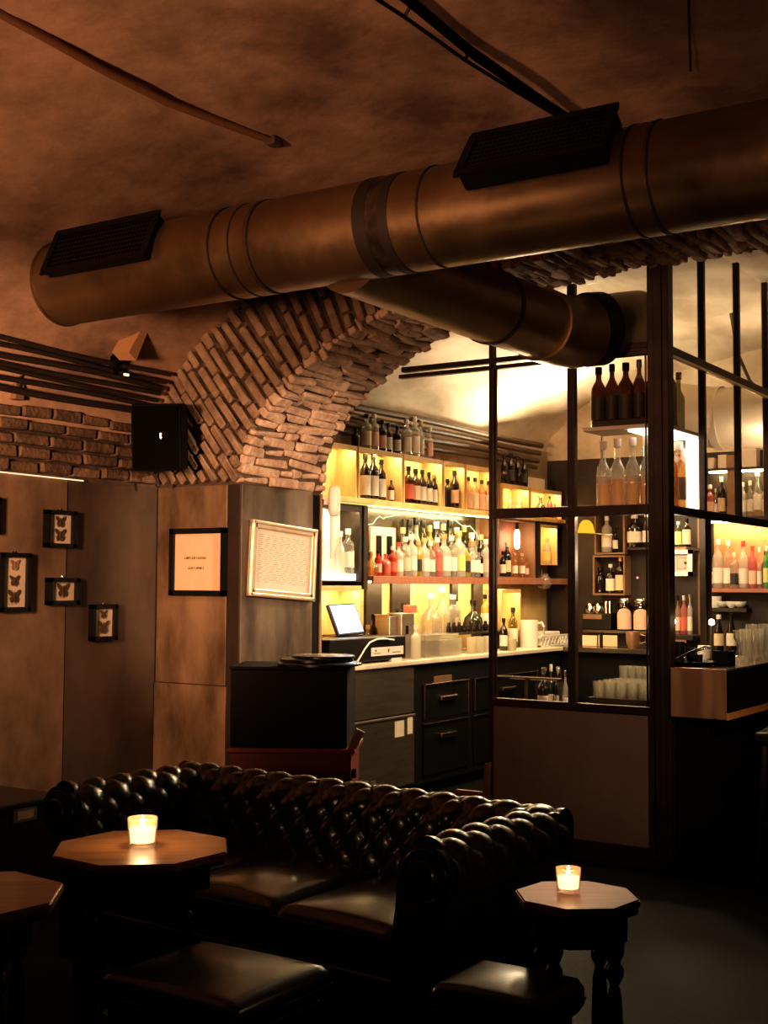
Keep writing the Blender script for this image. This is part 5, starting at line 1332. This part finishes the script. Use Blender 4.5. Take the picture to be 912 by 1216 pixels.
# bottles and things between counter and far wall, through the lower side screen
zf = .9005
t_ = [(797, 44, 'wine', 'frost', 'white', 'white'), (805, 46, 'wine', 'rose', 'pinkl', 'black'), (812, 46, 'wine', 'pink', 'redl', 'white'), (819, 48, 'wine', 'frost', 'white', 'gold')]
z5 = P(808, 754, Y=8.6).z
o = MB().span((P(795, 760, Y=8.7).x, 8.5, z5 - .03), (P(834, 760, Y=8.7).x, 8.8, z5)).build('side_shelf', M_shelfdk); tag(o, 'dark ledge of rose and white bottles behind the corner post', 'shelf')
t = thing('tall_shelf_unit', 'narrow brown shelf unit behind the corner post and side screen', 'shelf', (P(812, 700, Y=8.8).x, 8.8, 0))
xa_, xb_ = P(795, 700, Y=8.82).x, P(833, 700, Y=8.82).x
MB().span((xa_, 8.82, 0), (xb_, 8.85, 1.9)).build('back_panel', M_shelfdk, t)
for x in (xa_, xb_ - .02): MB().span((x, 8.802, 0), (x + .02, 8.82, 1.9)).build('side_panel', M_shelfbr, t)
MB().span((xa_, 8.49, z5 - .05), (xb_, 8.82, z5 - .031)).build('bracket_board', M_shelfbr, t)
row(t_, z5 + .001, 'on the ledge behind the corner post', 'bottles on the ledge', ref='one', Y=8.65, lz=(.1, .45))
z6 = P(808, 650, Y=8.6).z
o = MB().span((xa_, 8.5, z6 - .02), (xb_, 8.80, z6)).build('side_shelf', M_shelfbr); tag(o, 'small brown shelf above the white framed card in the side screen', 'shelf')
row([(797, 30, 'spirit', 'green', 'greenl', 'white'), (806, 30, 'spirit', 'green', 'greenl', 'white'), (816, 33, 'spirit', 'brown', 'beige', 'black')], z6 + .001, 'above the white framed card', 'bottles above the framed card', ref='one', Y=8.65, lz=(.1, .62))
a, b = P(796, 653, Y=8.5), P(823, 684, Y=8.5)
t = thing('framed_card', 'white framed grey card hanging in the side screen beside the corner post', 'picture frame', ((a.x + b.x) / 2, 8.5, (a.z + b.z) / 2))
m = MB(); fw = .03
m.span((a.x, 8.48, b.z), (a.x + fw, 8.50, a.z)); m.span((b.x - fw, 8.48, b.z), (b.x, 8.50, a.z)); m.span((a.x, 8.48, b.z), (b.x, 8.5, b.z + fw)); m.span((a.x, 8.48, a.z - fw), (b.x, 8.5, a.z)); m.build('frame', M_white, t)
MB().span((a.x + .01, 8.492, b.z + .01), (b.x - .01, 8.499, a.z - .01)).build('card', mat('grey_card', (.42, .37, .31), .7), t)
m = MB(); cx_, cz_ = (a.x + b.x) / 2, (a.z + b.z) / 2; w2, h2 = (b.x - a.x) / 2 - .05, (a.z - b.z) / 2 - .05
m.span((cx_ - w2, 8.489, cz_ - h2), (cx_ + w2, 8.492, cz_ - h2 + .006)); m.span((cx_ - w2, 8.489, cz_ + h2 - .006), (cx_ + w2, 8.492, cz_ + h2)); m.span((cx_ - w2, 8.489, cz_ - h2), (cx_ - w2 + .006, 8.492, cz_ + h2)); m.span((cx_ + w2 - .006, 8.489, cz_ - h2), (cx_ + w2, 8.492, cz_ + h2))
m.build('inner_line', M_inkg, t)
MB().cyl((cx_ + .03, 8.489, cz_), (cx_ + .03, 8.492, cz_), .010, n=10).build('mark', M_ink, t)
MB().cyl((cx_, 8.495, a.z), (cx_, 8.495, z6 - .02), .004, n=6).build('hanging_wire', M_black, t)
row([(853, 42, 'champ', 'dark', 'beige', 'white'), (868, 44, 'champ', 'dark', 'white', 'black')], zf, 'on the far worktop in side screen', 'champagne bottles on the far worktop', ref='one', Y=9.55)
# small lamps on the bar
def counter_lamp(label, px, py, Y):
    p = P(px, py, Y=Y); zb0 = ct + .0005
    t = thing('counter_lamp', label, 'lamp', (p.x, Y, zb0))
    MB().lathe([(0, 0), (.03, 0), (.03, .008), (.006, .014), (.005, p.z - zb0 - .018), (.012, p.z - zb0 - .016), (0, p.z - zb0 - .016)], n=16).build('stand', M_chrome, t, smooth=40, local=True)
    MB().lathe([(0, -.016), (.013, -.01), (.016, 0), (.012, .012), (0, .018)], (0, 0, p.z - zb0), 14).build('bulb', M_bulb, t, smooth=60, local=True)
counter_lamp('tiny bright lamp on the copper counter beside the corner post', 799, 738, 6.22)
counter_lamp('tiny bright lamp on the copper counter in front of the side mullion', 845, 739, 6.42)
# things on the copper counter
xk = lambda px, Y: P(px, 780, Y=Y).x
t = thing('bar_tray', 'black bar tray on the copper ended counter', 'tray', (xk(820, 6.2), 6.2, ct + .0005))
m = MB(); m.lathe([(0, 0), (.11, 0), (.125, .012), (.128, .022), (.12, .022), (.11, .008), (0, .006)], n=36); m.build('tray', M_black, t, smooth=50, local=True)
for k, (px, Y, rr_, lab_) in enumerate(((806, 6.18, .03, 'black shaker cup on the bar tray'), (820, 6.22, .026, 'short dark jigger cup on the bar tray'), (829, 6.16, .024, 'small dark measuring cup at the edge of the bar tray'))):
    c = (xk(px, Y), Y, ct + .0075)
    tag(MB().lathe([(0, 0), (rr_ * .8, 0), (rr_, .05 + .03 * (k == 0)), (rr_ * 1.05, .11 - .03 * k), (rr_, .11 - .03 * k), (rr_ * .75, .01), (0, .008)], c, 18).build('bar_cup', M_black, smooth=50), lab_, 'cup', 'cups on the bar tray')
for k, (pa_, pb_, Y0_, Y1_, lab_) in enumerate(((800, 838, 6.10, 6.24, 'dark bar spoon resting across the bar tray'), (812, 842, 6.28, 6.16, 'dark tongs lying across the bar tray'))):
    t = thing('bar_tool', lab_, 'bar tool', (xk(pa_, Y0_), Y0_, ct + .04))
    a, b = Vector((xk(pa_, Y0_), Y0_, ct + .028)), Vector((xk(pb_, Y1_), Y1_, ct + .095))
    MB().tube([a, (a + b) / 2 + Vector((0, 0, .008)), b], .004, 8).build('shaft', M_chrome if k else M_black, t, smooth=70)
    MB().lathe([(0, -.008), (.014, -.002), (.014, .002), (0, .006)], b, 14).build('bowl', M_black, t, smooth=50)
a, b = xk(849, 6.25), xk(868, 6.25)
t = thing('black_caddy', 'small black box caddy near the corner of the copper counter', 'caddy', ((a + b) / 2, 6.27, ct))
m = MB(); m.span((a, 6.22, ct + .0005), (b, 6.32, ct + .012)); 
for q in ((a, 6.22, b, 6.226), (a, 6.314, b, 6.32), (a, 6.22, a + .006, 6.32), (b - .006, 6.22, b, 6.32)): m.span((q[0], q[1], ct + .0005), (q[2], q[3], ct + .075))
m.build('box', M_blackm, t)
MB().span((a + .008, 6.23, ct + .0125), (b - .008, 6.31, ct + .07)).build('napkins', M_shelfbr, t)
p = Vector((xk(836, 6.42), 6.42, ct + .0005)); tag(MB().lathe([(0, 0), (.03, 0), (.034, .07), (.03, .09), (0, .09)], p, 16).build('salt_pot', M_white, smooth=40), 'small white pot on the counter behind the bar tray', 'pot')
for k, (px, Y) in enumerate(((886, 6.75), (893, 6.95), (901, 6.85), (908, 7.05), (878, 7.1))):
    c = P(px, 772, Y=Y); c.z = ct + .0005
    lab_ = ['tall clear glass, first of the group on the counter', 'tall clear glass, second of the group on the counter', 'tall clear glass, third of the group on the counter', 'tall clear glass, last of the group on the counter', 'stemmed clear glass beside the tall glasses on the counter'][k]
    if k < 4: pr = [(0, 0), (.026, 0), (.028, .012), (.033, .17 + .02 * (k % 2)), (.031, .17 + .02 * (k % 2)), (.026, .014), (0, .013)]
    else: pr = [(0, 0), (.034, 0), (.034, .003), (.004, .008), (.004, .07), (.03, .10), (.034, .15), (.032, .15), (.028, .10), (0, .078)]
    tag(MB().lathe(pr, c, 20).build('tall_glass', MATS['tumbler_glass'], smooth=50), lab_, 'glass', 'glasses on the copper counter')
# flexible pale duct under the bar vault at the right
pts = [(-3.3, 8.75, 2.66), (-2.9, 8.9, 2.60), (-2.5, 9.05, 2.60), (-2.0, 9.2, 2.63), (-1.4, 9.3, 2.66)]
t = thing('hanging_duct', 'pale round duct under the bar vault seen through the side glass', 'duct', pts[0])
MB().tube(pts, .22, 28).build('duct_tube', M_ductin, t, smooth=70)
for q in (1, 2, 3): MB().tube([Vector(pts[q]) - Vector((.03, 0, 0)), Vector(pts[q]) + Vector((.03, 0, 0))], .23, 28).build('seam_band', M_ductin, t, smooth=60)
m = MB(); m.tube([P(px, py, Y=8.2) for px, py in ((868, 372), (876, 420), (890, 452), (905, 468), (915, 470))], .012, 8); tag(m.build('hanging_cable', M_cable, smooth=70), 'looping dark cable under the bar vault at the right', 'cable')

# ------------------------------------------------------------------ light
lamp('bar_uplight', 'AREA', (-4.35, 8.9, 2.40), (1, .78, .50), 42, .35, .5, to=(-3.9, 8.6, 3.2))
lamp('bar_uplight', 'AREA', (-3.6, 7.6, 2.35), (1, .76, .50), 9, .3, .9, to=(-3.7, 7.4, 3.3))
for q_, e_ in (((-3.5, 7.3, 2.45), 115), ((-2.7, 7.7, 2.45), 80), ((-3.4, 8.6, 2.4), 55)):
    o = lamp('bar_fill_spot', 'SPOT', q_, (1, .76, .46), e_, .1, to=(q_[0], q_[1], 0)); o.data.spot_size = math.radians(155); o.data.spot_blend = .3  # unseen downward spots added to light the bar, no pendant is built
lamp('bar_uplight', 'AREA', (-2.3, 8.6, 2.1), (1, .72, .46), 14, .2, .2, to=(-2.4, 8.95, 2.6))  # small area light added to brighten the pale duct from below
# unseen warm spots added outside the view, cones shaped to miss the sofa
def spot(loc, to, col, power, deg, blend=.5, size=.15):
    o = lamp('lounge_fill_spot', 'SPOT', loc, col, power, size, to=to); o.data.spot_size = math.radians(deg); o.data.spot_blend = blend; return o
spot((-2.6, -.6, 1.55), (-4.0, 4.2, 3.1), (1, .51, .28), 560, 58, .6, .25)
spot((-3.3, 1.2, 1.9), (-4.98, 4.5, 1.62), (1, .54, .30), 560, 50, .6, .2)
spot((-.2, -.4, 1.5), (-1.2, 3.8, 3.3), (1, .51, .30), 160, 50, .6, .2)
spot((-.6, 4.3, 2.2), (-4.36, 5.75, 1.62), (1, .64, .40), 620, 30, .6, .08)  # added to brighten the jamb and its framed sheet
spot((-.75, 4.5, 1.85), (-2.15, 6.0, .88), (1, .64, .40), 90, 36, .8, .04)  # added to brighten the copper end of the counter
W = bpy.data.worlds.new('dim_room'); SC.world = W; W.use_nodes = True
W.node_tree.nodes['Background'].inputs[0].default_value = (1, .6, .4, 1); W.node_tree.nodes['Background'].inputs[1].default_value = .004
SC.view_settings.view_transform = 'Standard'; SC.view_settings.look = LOOK; SC.view_settings.exposure = 0
SC.cycles.use_denoising = True
SC.cycles.max_bounces = 8; SC.cycles.transparent_max_bounces = 20; SC.cycles.sample_clamp_indirect = 4
SC.cycles.caustics_reflective = False; SC.cycles.caustics_refractive = False
